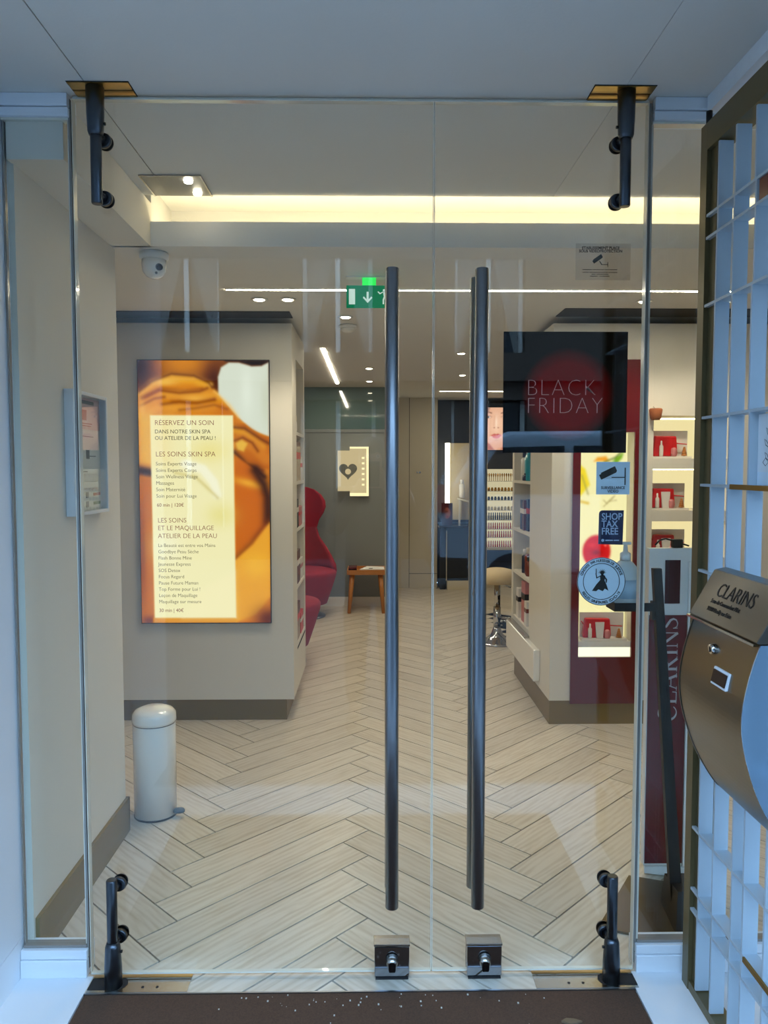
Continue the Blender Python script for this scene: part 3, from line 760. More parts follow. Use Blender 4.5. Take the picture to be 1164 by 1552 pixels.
# lightbox poster
PX0, PX1, PZ0, PZ1 = -1.291, -0.573, 0.573, 2.028
LB = Canvas(190, 380, (150, 70, 14)); LB.asp = (PZ1 - PZ0) / (PX1 - PX0)
def q4(x, y): return ((x - 335) / 523.0, (y - 482) / 1021.0)
def Q(*pts): return [q4(*p) for p in pts]
LB.poly(Q((335,482),(858,482),(858,640),(335,640)), (96, 40, 10))
LB.blob(*q4(520, 490), 0.30, 0.16, (214, 129, 20), 1.0)
LB.blob(*q4(345, 500), 0.10, 0.20, (40, 14, 6), 0.9)
LB.blob(*q4(640, 560), 0.09, 0.16, (70, 23, 3), 0.9)
LB.poly(Q((335,625),(350,600),(400,562),(470,537),(560,545),(600,560),(640,592),(700,650),(770,700),(858,770),(858,1503),(335,1503)), (222, 131, 24), 1.0, 0.01)
LB.stroke(Q((345,612),(395,572),(470,548),(560,556),(612,578)), 0.03, (240, 172, 50), 0.9, 0.02)
LB.stroke(Q((350,622),(430,588),(520,598),(590,590)), 0.008, (150, 69, 9), 0.8, 0.014)
LB.stroke(Q((360,655),(430,610),(560,612),(650,618),(720,668)), 0.03, (236, 162, 41), 0.8, 0.02)
LB.stroke(Q((470,640),(560,642),(640,630)), 0.006, (150, 69, 8), 0.8, 0.014)
LB.stroke(Q((350,690),(430,655),(540,665),(640,655)), 0.026, (242, 166, 46), 0.7, 0.02)
LB.blob(*q4(625, 574), 0.022, 0.02, (250, 190, 82), 0.9)
LB.blob(*q4(700, 690), 0.12, 0.10, (204, 108, 14), 0.8)
LB.poly(Q((655,545),(668,508),(700,489),(740,490),(790,504),(830,502),(858,488),(858,775),(790,748),(735,700),(690,650),(656,612)), (222, 226, 208), 1.0, 0.006)
LB.blob(*q4(770, 600), 0.05, 0.2, (238, 242, 226), 0.7)
LB.blob(*q4(846, 640), 0.04, 0.2, (204, 206, 180), 0.6)
LB.poly(Q((858,482),(858,487),(828,499),(790,500),(740,486),(690,486),(680,482)), (24, 10, 6), 1.0, 0.006)
# creases and shadow between the fingers of the upper hand
LB.stroke(Q((338,600),(390,562),(470,533),(560,540),(618,566),(632,585)), 0.006, (84, 30, 4), 0.8, 0.012)
LB.stroke(Q((352,628),(420,596),(500,606),(580,600),(612,588)), 0.008, (128, 54, 6), 0.9, 0.012)
LB.stroke(Q((345,655),(400,628),(440,622)), 0.007, (140, 62, 8), 0.9, 0.012)
LB.stroke(Q((430,650),(500,640),(570,645),(640,632)), 0.008, (132, 58, 8), 0.9, 0.014)
LB.stroke(Q((500,672),(570,664),(640,652),(690,668)), 0.006, (140, 64, 10), 0.8, 0.014)
LB.stroke(Q((640,600),(700,652),(735,700)), 0.006, (250, 196, 110), 0.8, 0.012)
LB.blob(*q4(450, 565), 0.10, 0.03, (252, 198, 96), 0.7); LB.blob(*q4(560, 628), 0.10, 0.025, (250, 190, 84), 0.6)
LB.blob(*q4(348, 670), 0.03, 0.10, (250, 190, 90), 0.6)
# second hand on the right
LB.poly(Q((715,720),(760,725),(820,765),(858,775),(858,900),(800,890),(715,830)), (196, 100, 12), 1.0, 0.008)
LB.stroke(Q((720,745),(770,765),(830,815)), 0.028, (236, 164, 38), 0.9, 0.02)
LB.stroke(Q((715,800),(750,790),(800,815),(845,860)), 0.045, (214, 124, 28), 0.9, 0.02)
LB.poly(Q((724,800),(745,783),(772,800),(755,832),(730,826)), (238, 184, 66), 0.95, 0.008)
LB.stroke(Q((720,835),(770,885),(830,905)), 0.012, (120, 44, 5), 0.9, 0.02)
LB.stroke(Q((716,738),(760,742),(822,782),(856,800)), 0.007, (90, 34, 4), 0.9, 0.014)
LB.stroke(Q((718,790),(752,778),(790,798),(812,830)), 0.006, (110, 44, 6), 0.9, 0.012)
LB.stroke(Q((716,836),(760,880),(800,900),(838,930)), 0.014, (50, 16, 2), 0.95, 0.016)
LB.poly(Q((716,842),(800,900),(858,985),(858,1110),(716,1245)), (206, 102, 11), 1.0, 0.01)
LB.blob(*q4(775, 955), 0.14, 0.035, (246, 178, 49), 0.85, 0.25)
LB.stroke(Q((800,905),(835,960),(850,1010),(850,1100)), 0.03, (36, 12, 6), 0.95, 0.03)
LB.stroke(Q((716,1250),(780,1190),(850,1100)), 0.012, (110, 42, 4), 0.8, 0.02)
LB.poly(Q((716,1258),(790,1195),(858,1108),(858,1400),(800,1470),(716,1503)), (238, 164, 40), 1.0, 0.01)
LB.blob(*q4(800, 1280), 0.12, 0.10, (250, 186, 52), 0.8)
LB.blob(*q4(850, 1490), 0.12, 0.10, (90, 32, 4), 0.95)
# strip left of the text panel
LB.poly(Q((335,690),(384,690),(384,880),(335,880)), (236, 172, 50), 0.9, 0.02)
LB.stroke(Q((335,905),(392,915)), 0.03, (28, 10, 4), 1.0, 0.02)
LB.poly(Q((335,935),(386,935),(386,1503),(335,1503)), (196, 108, 14), 1.0, 0.01)
LB.blob(*q4(338, 1230), 0.035, 0.5, (120, 54, 5), 0.7)
LB.blob(*q4(365, 1495), 0.06, 0.04, (100, 38, 4), 0.9)
LB.poly(Q((380,1484),(720,1484),(720,1503),(380,1503)), (226, 153, 36), 0.9, 0.006)
# pale text panel
pan = Q((381,692),(714,692),(718,1484),(386,1484))
LB.poly(pan, (250, 240, 186), 1.0, 0.004)
LB.poly(Q((386,700),(460,700),(460,880),(386,880)), (252, 222, 150), 0.5, 0.08)
LB.blob(*q4(620, 830), 0.16, 0.10, (244, 226, 140), 0.7)
LB.blob(*q4(660, 1080), 0.12, 0.10, (236, 222, 130), 0.6)
LB.stroke(Q((520,880),(590,900),(632,950),(646,1000)), 0.035, (255, 250, 222), 0.85, 0.012)
LB.stroke(Q((480,915),(560,930),(620,985),(648,1012)), 0.010, (214, 196, 120), 0.7, 0.012)
LB.blob(*q4(440, 1200), 0.12, 0.14, (255, 250, 216), 0.7)
LB.poly(Q((560,1380),(716,1300),(718,1484),(500,1484)), (255, 242, 190), 0.6, 0.02)
t = thing('lightbox_poster', 'tall lit poster of hands on skin with a list of treatments', 'lightbox', (-0.93, YU, PZ0))
obj('frame', MB().box(PX0 - 0.004, PX1 + 0.004, YU - 0.02, YU - 0.0005, PZ0 - 0.005, PZ1 + 0.005), M['black'], t)
me = LB.mesh('print', (PX0, YU - 0.0215, PZ1), (1, 0, 0), (0, 0, -1), PX1 - PX0, PZ1 - PZ0)
obj('lit_print', me, vcol_mat('backlit poster', 1.05), t)
def LX(x): return PX0 + (x - 335) / 523.0 * (PX1 - PX0)
def LZ(y): return PZ1 - (y - 482) / 1021.0 * (PZ1 - PZ0)
M['lb_wine'] = mat('wine poster print', (110, 24, 30), 0.7); M['lb_dark'] = mat('dark poster print', (44, 36, 24), 0.7)
YT = YU - 0.0225
M['lb_wine_e'] = emit('backlit wine lettering', lin((132, 44, 36)), 0.9)
M['lb_dark_e'] = emit('backlit dark lettering', lin((74, 62, 40)), 0.9)
def lbt(body, y, h, dark, x=400, wpx=None, thin=-0.0004):
    sz = h * (PZ1 - PZ0) / 1021.0 / 0.73
    text(body, sz, (LX(x), YT, LZ(y)), XP, ZP, M['lb_dark_e' if dark else 'lb_wine_e'], t, thin=thin, sx=0.96, depth=0.0002)
lbt('RÉSERVEZ UN SOIN', 730, 20, 0, 399)
lbt('DANS NOTRE SKIN SPA', 762, 15.5, 1, 399, thin=0)
lbt('OU ATELIER DE LA PEAU !', 787, 15.5, 1, 399, thin=0)
lbt('LES SOINS SKIN SPA', 851, 20, 0, 401)
for i, w in enumerate(('Soins Experts Visage', 'Soins Experts Corps', 'Soin Wellness Visage', 'Massages', 'Soin Maternité', 'Soin pour Lui Visage')):
    lbt(w, 886 + 25 * i, 14.5, 1, 401, thin=-0.0002)
lbt('60 min | 120€', 1046, 14, 0, 403, thin=0)
lbt('LES SOINS', 1108, 19, 0, 405); lbt('ET LE MAQUILLAGE', 1138, 19, 0, 405); lbt('ATELIER DE LA PEAU', 1169, 19, 0, 405)
for i, w in enumerate(('La Beauté est entre vos Mains', 'Goodbye Peau Sèche', 'Flash Bonne Mine', 'Jeunesse Express', 'SOS Detox', 'Focus Regard', 'Pause Future Maman', 'Top Forme pour Lui !', 'Leçon de Maquillage', 'Maquillage sur mesure')):
    lbt(w, 1204 + 24.6 * i, 14, 1, 405, thin=-0.0002)
lbt('30 min | 40€', 1460, 14, 0, 405, thin=0)
# products in the side niches of the left display wall
M['pack_white'] = mat('white carton', (228, 222, 214), 0.5); M['pack_navy'] = mat('navy carton', (18, 26, 60), 0.35)
M['pack_teal'] = mat('teal bottle', (40, 150, 170), 0.2); M['pack_pink'] = mat('rose carton', (196, 120, 120), 0.5); M['pack_brown'] = mat('amber bottle', (120, 50, 30), 0.2); M['pack_black'] = mat('black carton', (20, 18, 20), 0.4)
def carton(x0, x1, y0, y1, z, h, m, m2, label, group):
    t = thing('product_box', label, 'product box', ((x0 + x1) / 2, (y0 + y1) / 2, z), group)
    obj('carton', MB().box(x0, x1, y0, y1, z + 0.0005, z + h), m, t, 0.001)
    obj('label_band', MB().box(x0 - 0.0008, x1 + 0.0008, y0 - 0.0008, y1 + 0.0008, z + h * 0.55, z + h * 0.72), m2, t)
G = 'product boxes in the left display wall'
sh = {1: 1.36, 2: 1.08, 3: 0.74, 4: 0.40}
carton(-0.571, -0.451, 4.56, 4.82, 1.36, 0.24, M['red'], M['red_pack'], 'large dark red box on second shelf of the left display wall', G)
carton(-0.511, -0.451, 4.84, 4.95, 1.36, 0.15, M['pack_white'], M['red_pack'], 'white carton beside the large dark red box', G)
carton(-0.531, -0.451, 4.57, 4.68, 1.08, 0.17, M['pack_black'], M['pack_white'], 'black carton on third shelf of the left display wall', G)
carton(-0.551, -0.451, 4.72, 4.90, 1.08, 0.12, M['pack_pink'], M['red_pack'], 'rose carton on third shelf of the left display wall', G)
carton(-0.561, -0.451, 4.60, 4.76, 0.74, 0.20, M['red'], M['pack_white'], 'red carton with white band on the fourth shelf', G)
carton(-0.541, -0.451, 4.80, 4.94, 0.74, 0.13, M['pack_white'], M['pack_pink'], 'white carton with rose band on the fourth shelf', G)
carton(-0.571, -0.451, 4.57, 4.74, 0.40, 0.22, M['red'], M['red_pack'], 'dark red carton on the lowest shelf of the left display wall', G)
carton(-0.551, -0.451, 4.78, 4.95, 0.40, 0.13, M['red_pack'], M['pack_white'], 'bright red carton on the lowest shelf of the left display wall', G)
t = thing('cosmetic_jar', 'pale cosmetic jar on the top shelf of the left display wall', 'jar', (-0.497, 4.62, 1.65))
obj('jar_body', MB().lathe([(0.04, 0.0005), (0.045, 0.01), (0.045, 0.06), (0.04, 0.07)], (-0.497, 4.62, 1.65), 20), M['pack_white'], t)
obj('lid', MB().lathe([(0.043, 0.07), (0.043, 0.1), (0.038, 0.104)], (-0.497, 4.62, 1.65), 20), M['cushion'], t)

# pedal bin behind the corner of the left wall
t = thing('pedal_bin', 'white cylindrical pedal bin standing at the end of the left wall', 'bin', (-0.905, 3.14, 0))
bc = (-0.905, 3.14, 0); br = 0.086
obj('body', MB().lathe([(br, 0.006), (br, 0.385), (br - 0.003, 0.389)], bc, 40), M['white_gloss'], t)
obj('base_ring', MB().lathe([(br + 0.001, 0.0005), (br + 0.001, 0.008), (br - 0.004, 0.010)], bc, 40), M['rubber'], t)
obj('lid', MB().lathe([(br + 0.002, 0.392), (br + 0.003, 0.402), (br + 0.001, 0.428), (br - 0.01, 0.442), (br * 0.6, 0.452), (0.001, 0.456)], bc, 40), M['white_gloss'], t)
obj('seal', MB().lathe([(br - 0.001, 0.388), (br - 0.001, 0.393)], bc, 40), M['rubber'], t)
pd = obj('pedal', MB().lathe([(0.001, 0.020), (0.022, 0.021), (0.024, 0.027), (0.020, 0.034), (0.001, 0.036)], (-0.80, 3.11, 0.0), 20, 1.0, 0.8), mat('blue grey pedal', (58, 74, 88), 0.5), t)
obj('pedal_arm', MB().tube((-0.85, 3.125, 0.022), (-0.80, 3.11, 0.022), 0.008), M['rubber'], pd)

# notice case on the left wall
t = thing('notice_case', 'shallow white framed notice case with posted papers on the left wall', 'notice case', (XWL, 2.62, 1.28))
na, nb, nz0, nz1 = 2.462, 2.778, 1.283, 1.690
M['case'] = mat('white aluminium frame', (224, 228, 232), 0.4)
fr = MB().box(XWL + 0.0005, XWL + 0.030, na, na + 0.012, nz0, nz1).box(XWL + 0.0005, XWL + 0.030, nb - 0.012, nb, nz0, nz1).box(XWL + 0.0005, XWL + 0.030, na + 0.012, nb - 0.012, nz0, nz0 + 0.012).box(XWL + 0.0005, XWL + 0.030, na + 0.012, nb - 0.012, nz1 - 0.012, nz1)
obj('frame', fr, M['case'], t, 0.002)
obj('backboard', MB().box(XWL + 0.0005, XWL + 0.004, na + 0.012, nb - 0.012, nz0 + 0.012, nz1 - 0.012), M['pack_white'], t)
obj('glazing', MB().box(XWL + 0.024, XWL + 0.027, na + 0.012, nb - 0.012, nz0 + 0.012, nz1 - 0.012), M['pane'], t)
def notice(y0, y1, z0, z1, m): return obj('paper', MB().box(XWL + 0.0042, XWL + 0.0055, y0, y1, z0, z1), m, t)
M['paper'] = mat('white paper', (236, 234, 228), 0.8); M['p_green'] = mat('green print', (40, 110, 70), 0.8); M['p_red'] = mat('red print', (170, 40, 44), 0.8); M['p_pink'] = mat('pink paper', (226, 190, 186), 0.8); M['p_grey'] = mat('grey print', (120, 118, 116), 0.8)
def ink(y0, y1, z0, z1, m, par): obj('print', MB().box(XWL + 0.0056, XWL + 0.0062, y0, y1, z0, z1), m, par)
p = notice(2.48, 2.555, 1.31, 1.675, M['paper'])
ink(2.495, 2.52, 1.55, 1.553, M['print_black'], p); ink(2.495, 2.497, 1.44, 1.55, M['print_black'], p); ink(2.51, 2.53, 1.49, 1.505, M['print_black'], p); ink(2.50, 2.515, 1.515, 1.53, M['print_black'], p)
ink(2.49, 2.53, 1.372, 1.378, M['print_black'], p); ink(2.49, 2.545, 1.335, 1.358, M['p_red'], p); ink(2.49, 2.545, 1.312, 1.334, M['p_green'], p)
p = notice(2.56, 2.765, 1.57, 1.675, M['p_pink'])
ink(2.575, 2.71, 1.655, 1.667, M['p_grey'], p); ink(2.59, 2.64, 1.60, 1.635, M['p_red'], p); ink(2.58, 2.69, 1.588, 1.591, M['p_red'], p); ink(2.58, 2.68, 1.58, 1.583, M['p_red'], p)
p = notice(2.56, 2.765, 1.37, 1.565, M['paper'])
ink(2.57, 2.70, 1.545, 1.547, M['p_grey'], p); ink(2.63, 2.66, 1.47, 1.50, M['p_grey'], p); ink(2.64, 2.72, 1.478, 1.481, M['p_grey'], p); ink(2.57, 2.64, 1.425, 1.428, M['p_grey'], p)
p = notice(2.56, 2.765, 1.298, 1.366, M['paper'])
for i in range(2):
    for k in range(2):
        ink(2.575 + k * 0.045, 2.600 + k * 0.045, 1.305 + i * 0.032, 1.325 + i * 0.032, M['p_grey'], p)
ink(2.69, 2.755, 1.343, 1.353, M['p_red'], p); ink(2.69, 2.755, 1.312, 1.322, M['p_green'], p)

# ================================================================== RIGHT DISPLAY WALL
t = thing('display_wall', 'cream display wall on the right with red panel and lit niches', 'display wall', (1.8, 4.6, 0))
XD, YD = 0.988, 4.23
front_holes = [(1.144, 1.440, 0.384, 1.635), (1.547, 1.96, 1.490, 1.726), (1.547, 1.96, 1.202, 1.432), (1.547, 1.96, 0.941, 1.143), (1.547, 1.96, 0.66, 0.88)]
b = MB()
for a0, a1, z0, z1 in holes_grid(XD, 3.1, 0.135, 2.226, front_holes): b.box(a0, a1, YD, YD + 0.26, z0, z1)
side_holes = [(4.81, 5.36, 0.41, 0.71), (4.81, 5.36, 0.73, 1.005), (4.81, 5.36, 1.024, 1.335), (4.81, 5.36, 1.353, 1.70), (4.81, 5.36, 1.72, 2.06)]
for a0, a1, z0, z1 in holes_grid(YD + 0.28, 5.42, 0.135, 2.226, side_holes): b.box(XD, 1.30, a0, a1, z0, z1)
b.box(XD, 3.1, YD + 0.26, YD + 0.28, 0.135, 2.226).box(1.30, 1.32, YD + 0.28, 5.42, 0.135, 2.226).box(1.32, 3.1, YD + 0.28, 5.42, 2.2, 2.226).box(1.32, 3.1, 5.40, 5.42, 0.135, 2.2)
obj('body', b, M['wall_in'], t)
obj('plinth', MB().box(XD + 0.002, 3.1, YD + 0.004, 5.30, 0, 0.135), M['olive'], t)
dr = obj('drawer', MB().box(0.948, XD - 0.0005, 4.47, 5.40, 0.175, 0.365), M['white_gloss'], t, 0.006)
obj('grip', MB().box(0.955, XD - 0.001, 4.78, 5.38, 0.3655, 0.380), M['steel'], dr)
# red panel framing the first lit niche
rp_ = thing('red_display_panel', 'dark red panel framing a backlit niche in the right display wall', 'display panel', (1.3, YD, 0.12))
b = MB()
for a0, a1, z0, z1 in holes_grid(1.102, 1.494, 0.121, 2.030, [(1.144, 1.440, 0.384, 1.635)]): b.box(a0, a1, YD - 0.014, YD - 0.0005, z0, z1)
obj('panel', b, M['red'], rp_)
NP = Canvas(56, 220, (252, 240, 178)); NP.asp = 1.25 / 0.296
def q6(x, y): return ((x - 50) / 325.0, (y - 70) / 1420.0)
def R6(*p): return [q6(*a) for a in p]
NP.poly(R6((50,250),(110,300),(140,400),(60,500),(50,500)), (246, 216, 40), 1.0, 0.02)
NP.stroke(R6((90,340),(130,460)), 0.01, (160, 150, 80), 0.8, 0.02)
NP.stroke(R6((50,500),(130,518)), 0.02, (226, 180, 30), 0.9, 0.02)
NP.poly(R6((165,250),(185,225),(240,218),(262,250)), (246, 160, 40), 1.0, 0.02)
NP.poly(R6((280,255),(300,225),(350,195),(340,230),(310,262)), (120, 170, 30), 1.0, 0.02)
NP.stroke(R6((230,255),(300,225),(340,185)), 0.012, (90, 110, 40), 0.9, 0.015)
for a, bb in (((250,520),(300,470)), ((250,520),(230,500)), ((265,505),(310,500)), ((230,540),(290,480))): NP.stroke(R6(a, bb), 0.006, (170, 150, 90), 0.8, 0.012)
NP.stroke(R6((55,990),(140,1010)), 0.008, (210, 190, 140), 0.7, 0.02)
NP.poly([(q6(190 + 88 * math.cos(a), 0)[0], q6(0, 830 + 105 * math.sin(a))[1]) for a in np.linspace(0, 2 * PI, 26, endpoint=False)], (204, 16, 14), 1.0, 0.02)
NP.blob(*q6(190, 838), 0.10, 0.05, (120, 4, 6), 0.8)
NP.blob(*q6(160, 790), 0.10, 0.05, (240, 50, 36), 0.7)
NP.blob(*q6(245, 790), 0.03, 0.03, (255, 150, 130), 0.9)
me = NP.mesh('print', (1.146, YD + 0.10, 1.634), (1, 0, 0), (0, 0, -1), 0.292, 1.25)
obj('lit_print', me, vcol_mat('backlit niche print', 1.1), rp_)
M['niche_lamp'] = emit('niche light', (1.0, 0.84, 0.42), 14)
obj('light_ledge', MB().box(1.146, 1.438, YD + 0.0, YD + 0.02, 0.386, 0.437), emit('lit ledge edge', (1.0, 0.95, 0.70), 1.3), rp_)
obj('shelf', MB().box(1.1445, 1.4395, YD + 0.0, YD + 0.10, 0.438, 0.470), M['white'], rp_)
# gift sets
def gift(x0, x1, y, z, h, label, kind):
    w = x1 - x0
    t = thing('gift_set', label, 'gift set', ((x0 + x1) / 2, y + 0.03, z), 'gift sets in the lit niches')
    obj('tray', MB().box(x0, x1, y, y + 0.07, z + 0.0005, z + 0.012), M['pack_white'], t)
    obj('back_card', MB().box(x0 + 0.002, x1 - 0.002, y + 0.062, y + 0.07, z + 0.012, z + h * 1.25), M['pack_white'], t)
    bx0, bx1 = x0 + w * 0.06, x0 + w * 0.66
    pp = [(bx0, z + 0.0125), (bx1, z + 0.0125), (bx1 + 0.004, z + 0.03), (bx1 - 0.004, z + h), (bx0 + 0.01, z + h * 1.02), (bx0 - 0.002, z + 0.04)]
    p = obj('pouch', MB().prism(pp, y + 0.022, y + 0.055), M['red_pack'], t, 0.006)
    obj('ribbon', MB().tube((bx1, y + 0.03, z + h * 0.68), (x1 - w * 0.08, y + 0.03, z + h * 0.64), 0.003, n=8), M['red_pack'], p)
    obj('ribbon', MB().tube((bx0, y + 0.03, z + h * 0.75), (x0 + 0.003, y + 0.03, z + h * 0.9), 0.003, n=8), M['red_pack'], p)
    if kind != 1:
        cx = bx0 + (bx1 - bx0) * 0.58
        b = MB().hexa([(cx - 0.018, y + 0.008, z + 0.013), (cx + 0.018, y + 0.008, z + 0.013), (cx + 0.018, y + 0.02, z + 0.013), (cx - 0.018, y + 0.02, z + 0.013), (cx - 0.026, y + 0.012, z + h * 0.86), (cx + 0.026, y + 0.012, z + h * 0.86), (cx + 0.026, y + 0.016, z + h * 0.86), (cx - 0.026, y + 0.016, z + h * 0.86)])
        obj('tube', b, M['pack_white'], t)
    cx = bx0 + (bx1 - bx0) * (0.22 if kind != 1 else 0.3)
    obj('bottle', MB().lathe([(0.010, 0.0125), (0.011, 0.02), (0.011, h * 0.55), (0.005, h * 0.62), (0.005, h * 0.78), (0.001, h * 0.8)], (cx, y + 0.013, z), 14), M['pack_white'], t)
    obj('jar', MB().lathe([(0.014, 0.0125), (0.016, 0.02), (0.016, 0.05), (0.010, 0.06), (0.001, 0.062)], (bx1 - 0.022, y + 0.012, z), 14), M['pack_pink'], t)
    cx = x1 - w * 0.16
    cn = MB()
    for j in range(5):
        cn.lathe([(0.002, 0.013 + j * 0.010), (0.018 - j * 0.0025, 0.018 + j * 0.010), (0.012 - j * 0.002, 0.026 + j * 0.010)], (cx, y + 0.02, z), 9)
    obj('pine_cone', cn, M['wood'], t)
gift(1.170, 1.425, YD + 0.01, 0.471, 0.12, 'gift set with red pouch on the low shelf of the red panel', 0)
gift(1.555, 1.775, YD + 0.03, 1.4905, 0.125, 'gift set with plain red pouch in the top lit niche', 1)
gift(1.550, 1.765, YD + 0.03, 1.2025, 0.12, 'gift set with white tube in the middle lit niche', 2)
gift(1.560, 1.77, YD + 0.03, 0.9415, 0.12, 'gift set in the third lit niche behind the totem', 0)
M['niche_back'] = emit('backlit acrylic', (1.0, 0.82, 0.42), 1.0)
for i, (z0, z1) in enumerate(((1.490, 1.726), (1.202, 1.432), (0.941, 1.143), (0.66, 0.88))):
    L = thing('niche_light', 'backlit acrylic panel in the %s lit niche' % ('highest', 'second highest', 'third highest', 'lowest')[i], 'light panel', (1.75, YD + 0.25, z0), 'light panels in the niches')
    obj('acrylic', MB().box(1.548, 1.959, YD + 0.252, YD + 0.2595, z0 + 0.001, z1 - 0.001), M['niche_back'], L)
    obj('light_strip', MB().box(1.56, 1.95, YD + 0.23, YD + 0.245, z1 - 0.006, z1 - 0.0005), M['niche_lamp'], L)
# products on the side shelves
G = 'products in the side shelves of the right display wall'
def bottle(x, y, z, h, r, m, mc, label, G=G, cat='bottle'):
    t = thing('cosmetic_bottle', label, cat, (x, y, z), G)
    obj('bottle_body', MB().lathe([(r * 0.9, 0.0005), (r, 0.006), (r, h * 0.72), (r * 0.5, h * 0.78)], (x, y, z), 18), m, t)
    obj('cap', MB().lathe([(r * 0.62, h * 0.78), (r * 0.62, h), (0.001, h * 1.005)], (x, y, z), 18), mc, t)
bottle(1.031, 5.02, 1.353, 0.24, 0.030, M['pack_teal'], M['pack_white'], 'teal bottle with white cap on the upper side shelf, nearer one')
bottle(1.043, 5.12, 1.353, 0.22, 0.030, mat('pale blue bottle', (110, 180, 190), 0.2), M['pack_white'], 'pale blue bottle on the upper side shelf')
bottle(1.034, 5.22, 1.353, 0.20, 0.026, M['pack_white'], M['pack_navy'], 'white bottle with navy cap on the upper side shelf')
bottle(1.022, 5.09, 1.353, 0.05, 0.030, M['pack_navy'], M['pack_navy'], 'low navy jar on the upper side shelf', cat='jar')
carton(1.002, 1.061, 5.14, 5.20, 1.024, 0.20, M['pack_navy'], M['pack_white'], 'navy carton on the side shelf below the teal bottle', G)
carton(0.999, 1.059, 5.06, 5.115, 1.024, 0.20, M['red'], M['pack_white'], 'dark red carton next to the navy carton', G)
carton(1.009, 1.059, 4.98, 5.03, 1.024, 0.21, M['pack_navy'], M['red_pack'], 'navy carton with red band in the corner of the shelf', G)
bottle(1.028, 5.15, 0.73, 0.16, 0.022, M['pack_navy'], M['pack_white'], 'small navy bottle with white cap on the side shelf')
bottle(1.034, 5.06, 0.73, 0.18, 0.026, M['pack_brown'], M['cushion'], 'amber bottle with cream cap on the side shelf')
bottle(1.025, 4.99, 0.73, 0.13, 0.024, M['pack_brown'], M['pack_black'], 'short amber bottle with black cap on the side shelf')
carton(0.999, 1.039, 5.22, 5.30, 0.41, 0.20, M['pack_white'], M['pack_black'], 'white carton with black band on the lowest side shelf', G)
carton(1.004, 1.084, 5.02, 5.14, 0.41, 0.27, M['pack_pink'], M['pack_black'], 'tall rose carton with black band on the lowest side shelf', G)
carton(0.994, 1.044, 4.92, 4.99, 0.41, 0.16, M['pack_white'], M['pack_brown'], 'short white carton with brown band on the lowest side shelf', G)
# little basket ornament hung on the display wall
t = thing('hanging_ornament', 'small brown woven ornament hung at the corner of the top lit niche', 'ornament', (1.545, YD - 0.03, 1.70))
M['wicker'] = mat('brown woven ornament', (150, 84, 44), 0.8, var=0.5, scale=160, bump=0.6, bscale=200)
obj('cup', MB().lathe([(0.022, 0), (0.028, 0.008), (0.036, 0.055), (0.030, 0.062), (0.020, 0.05)], (1.543, YD - 0.038, 1.70), 18), M['wicker'], t)
obj('hook', MB().tube((1.543, YD - 0.038, 1.755), (1.543, YD - 0.0005, 1.775), 0.002, n=8), M['steel'], t)

# ================================================================== BACK OF THE SHOP
def red_seat(cx, cy, name, label, back):
    t = thing(name, label, 'chair' if back else 'pouf', (cx, cy, 0), 'red swivel seats')
    obj('base_disc', MB().lathe([(0.24, 0.0005), (0.24, 0.012), (0.20, 0.02), (0.05, 0.03)], (cx, cy, 0), 36), M['steel_dark'], t)
    obj('stem', MB().tube((cx, cy, 0.028), (cx, cy, 0.13), 0.03), M['steel_dark'], t)
    s = obj('seat', MB().lathe([(0.20, 0.115), (0.255, 0.13), (0.30, 0.26), (0.345, 0.40), (0.350, 0.435), (0.335, 0.455), (0.22, 0.468), (0.001, 0.47)], (cx, cy, 0), 40), M['red_fabric'], t)
    if back:
        hw = [(0.44, 0.345), (0.50, 0.335), (0.58, 0.29), (0.66, 0.235), (0.75, 0.165), (0.84, 0.135), (0.92, 0.16), (0.99, 0.205), (1.05, 0.228), (1.11, 0.222), (1.17, 0.18), (1.22, 0.11), (1.245, 0.03)]
        N = 12; mb = MB(); fr_ = []; bk = []
        for z, w in hw:
            for k in range(N + 1):
                u = -1 + 2 * k / N
                lean = 0.10 * (z - 0.44)
                y = cy + 0.26 + lean - 0.30 * (u * w / 0.35) ** 2
                fr_.append((cx + u * w, y, z)); bk.append((cx + u * w * 1.02, y + 0.055, z))
        n = len(fr_); mb.v = fr_ + bk; R = len(hw)
        for j in range(R - 1):
            for k in range(N):
                a = j * (N + 1) + k
                mb.f += [(a, a + 1, a + N + 2, a + N + 1), (n + a + 1, n + a, n + a + N + 1, n + a + N + 2)]; mb.sm += [True, True]
            for a in (j * (N + 1), j * (N + 1) + N):
                mb.f.append((a, a + N + 1, n + a + N + 1, n + a)); mb.sm.append(True)
        for k in range(N):
            mb.f.append((k, k + 1, n + k + 1, n + k)); mb.sm.append(True)
            a = (R - 1) * (N + 1) + k; mb.f.append((a, a + 1, n + a + 1, n + a)); mb.sm.append(True)
        obj('backrest', mb, M['red_fabric'], t)
    return t
red_seat(-0.70, 7.42, 'swivel_armchair', 'red swivel armchair with tall waisted back beside the wooden table', True)
red_seat(-0.735, 5.66, 'swivel_pouf', 'red round swivel pouf half hidden by the left display wall', False)
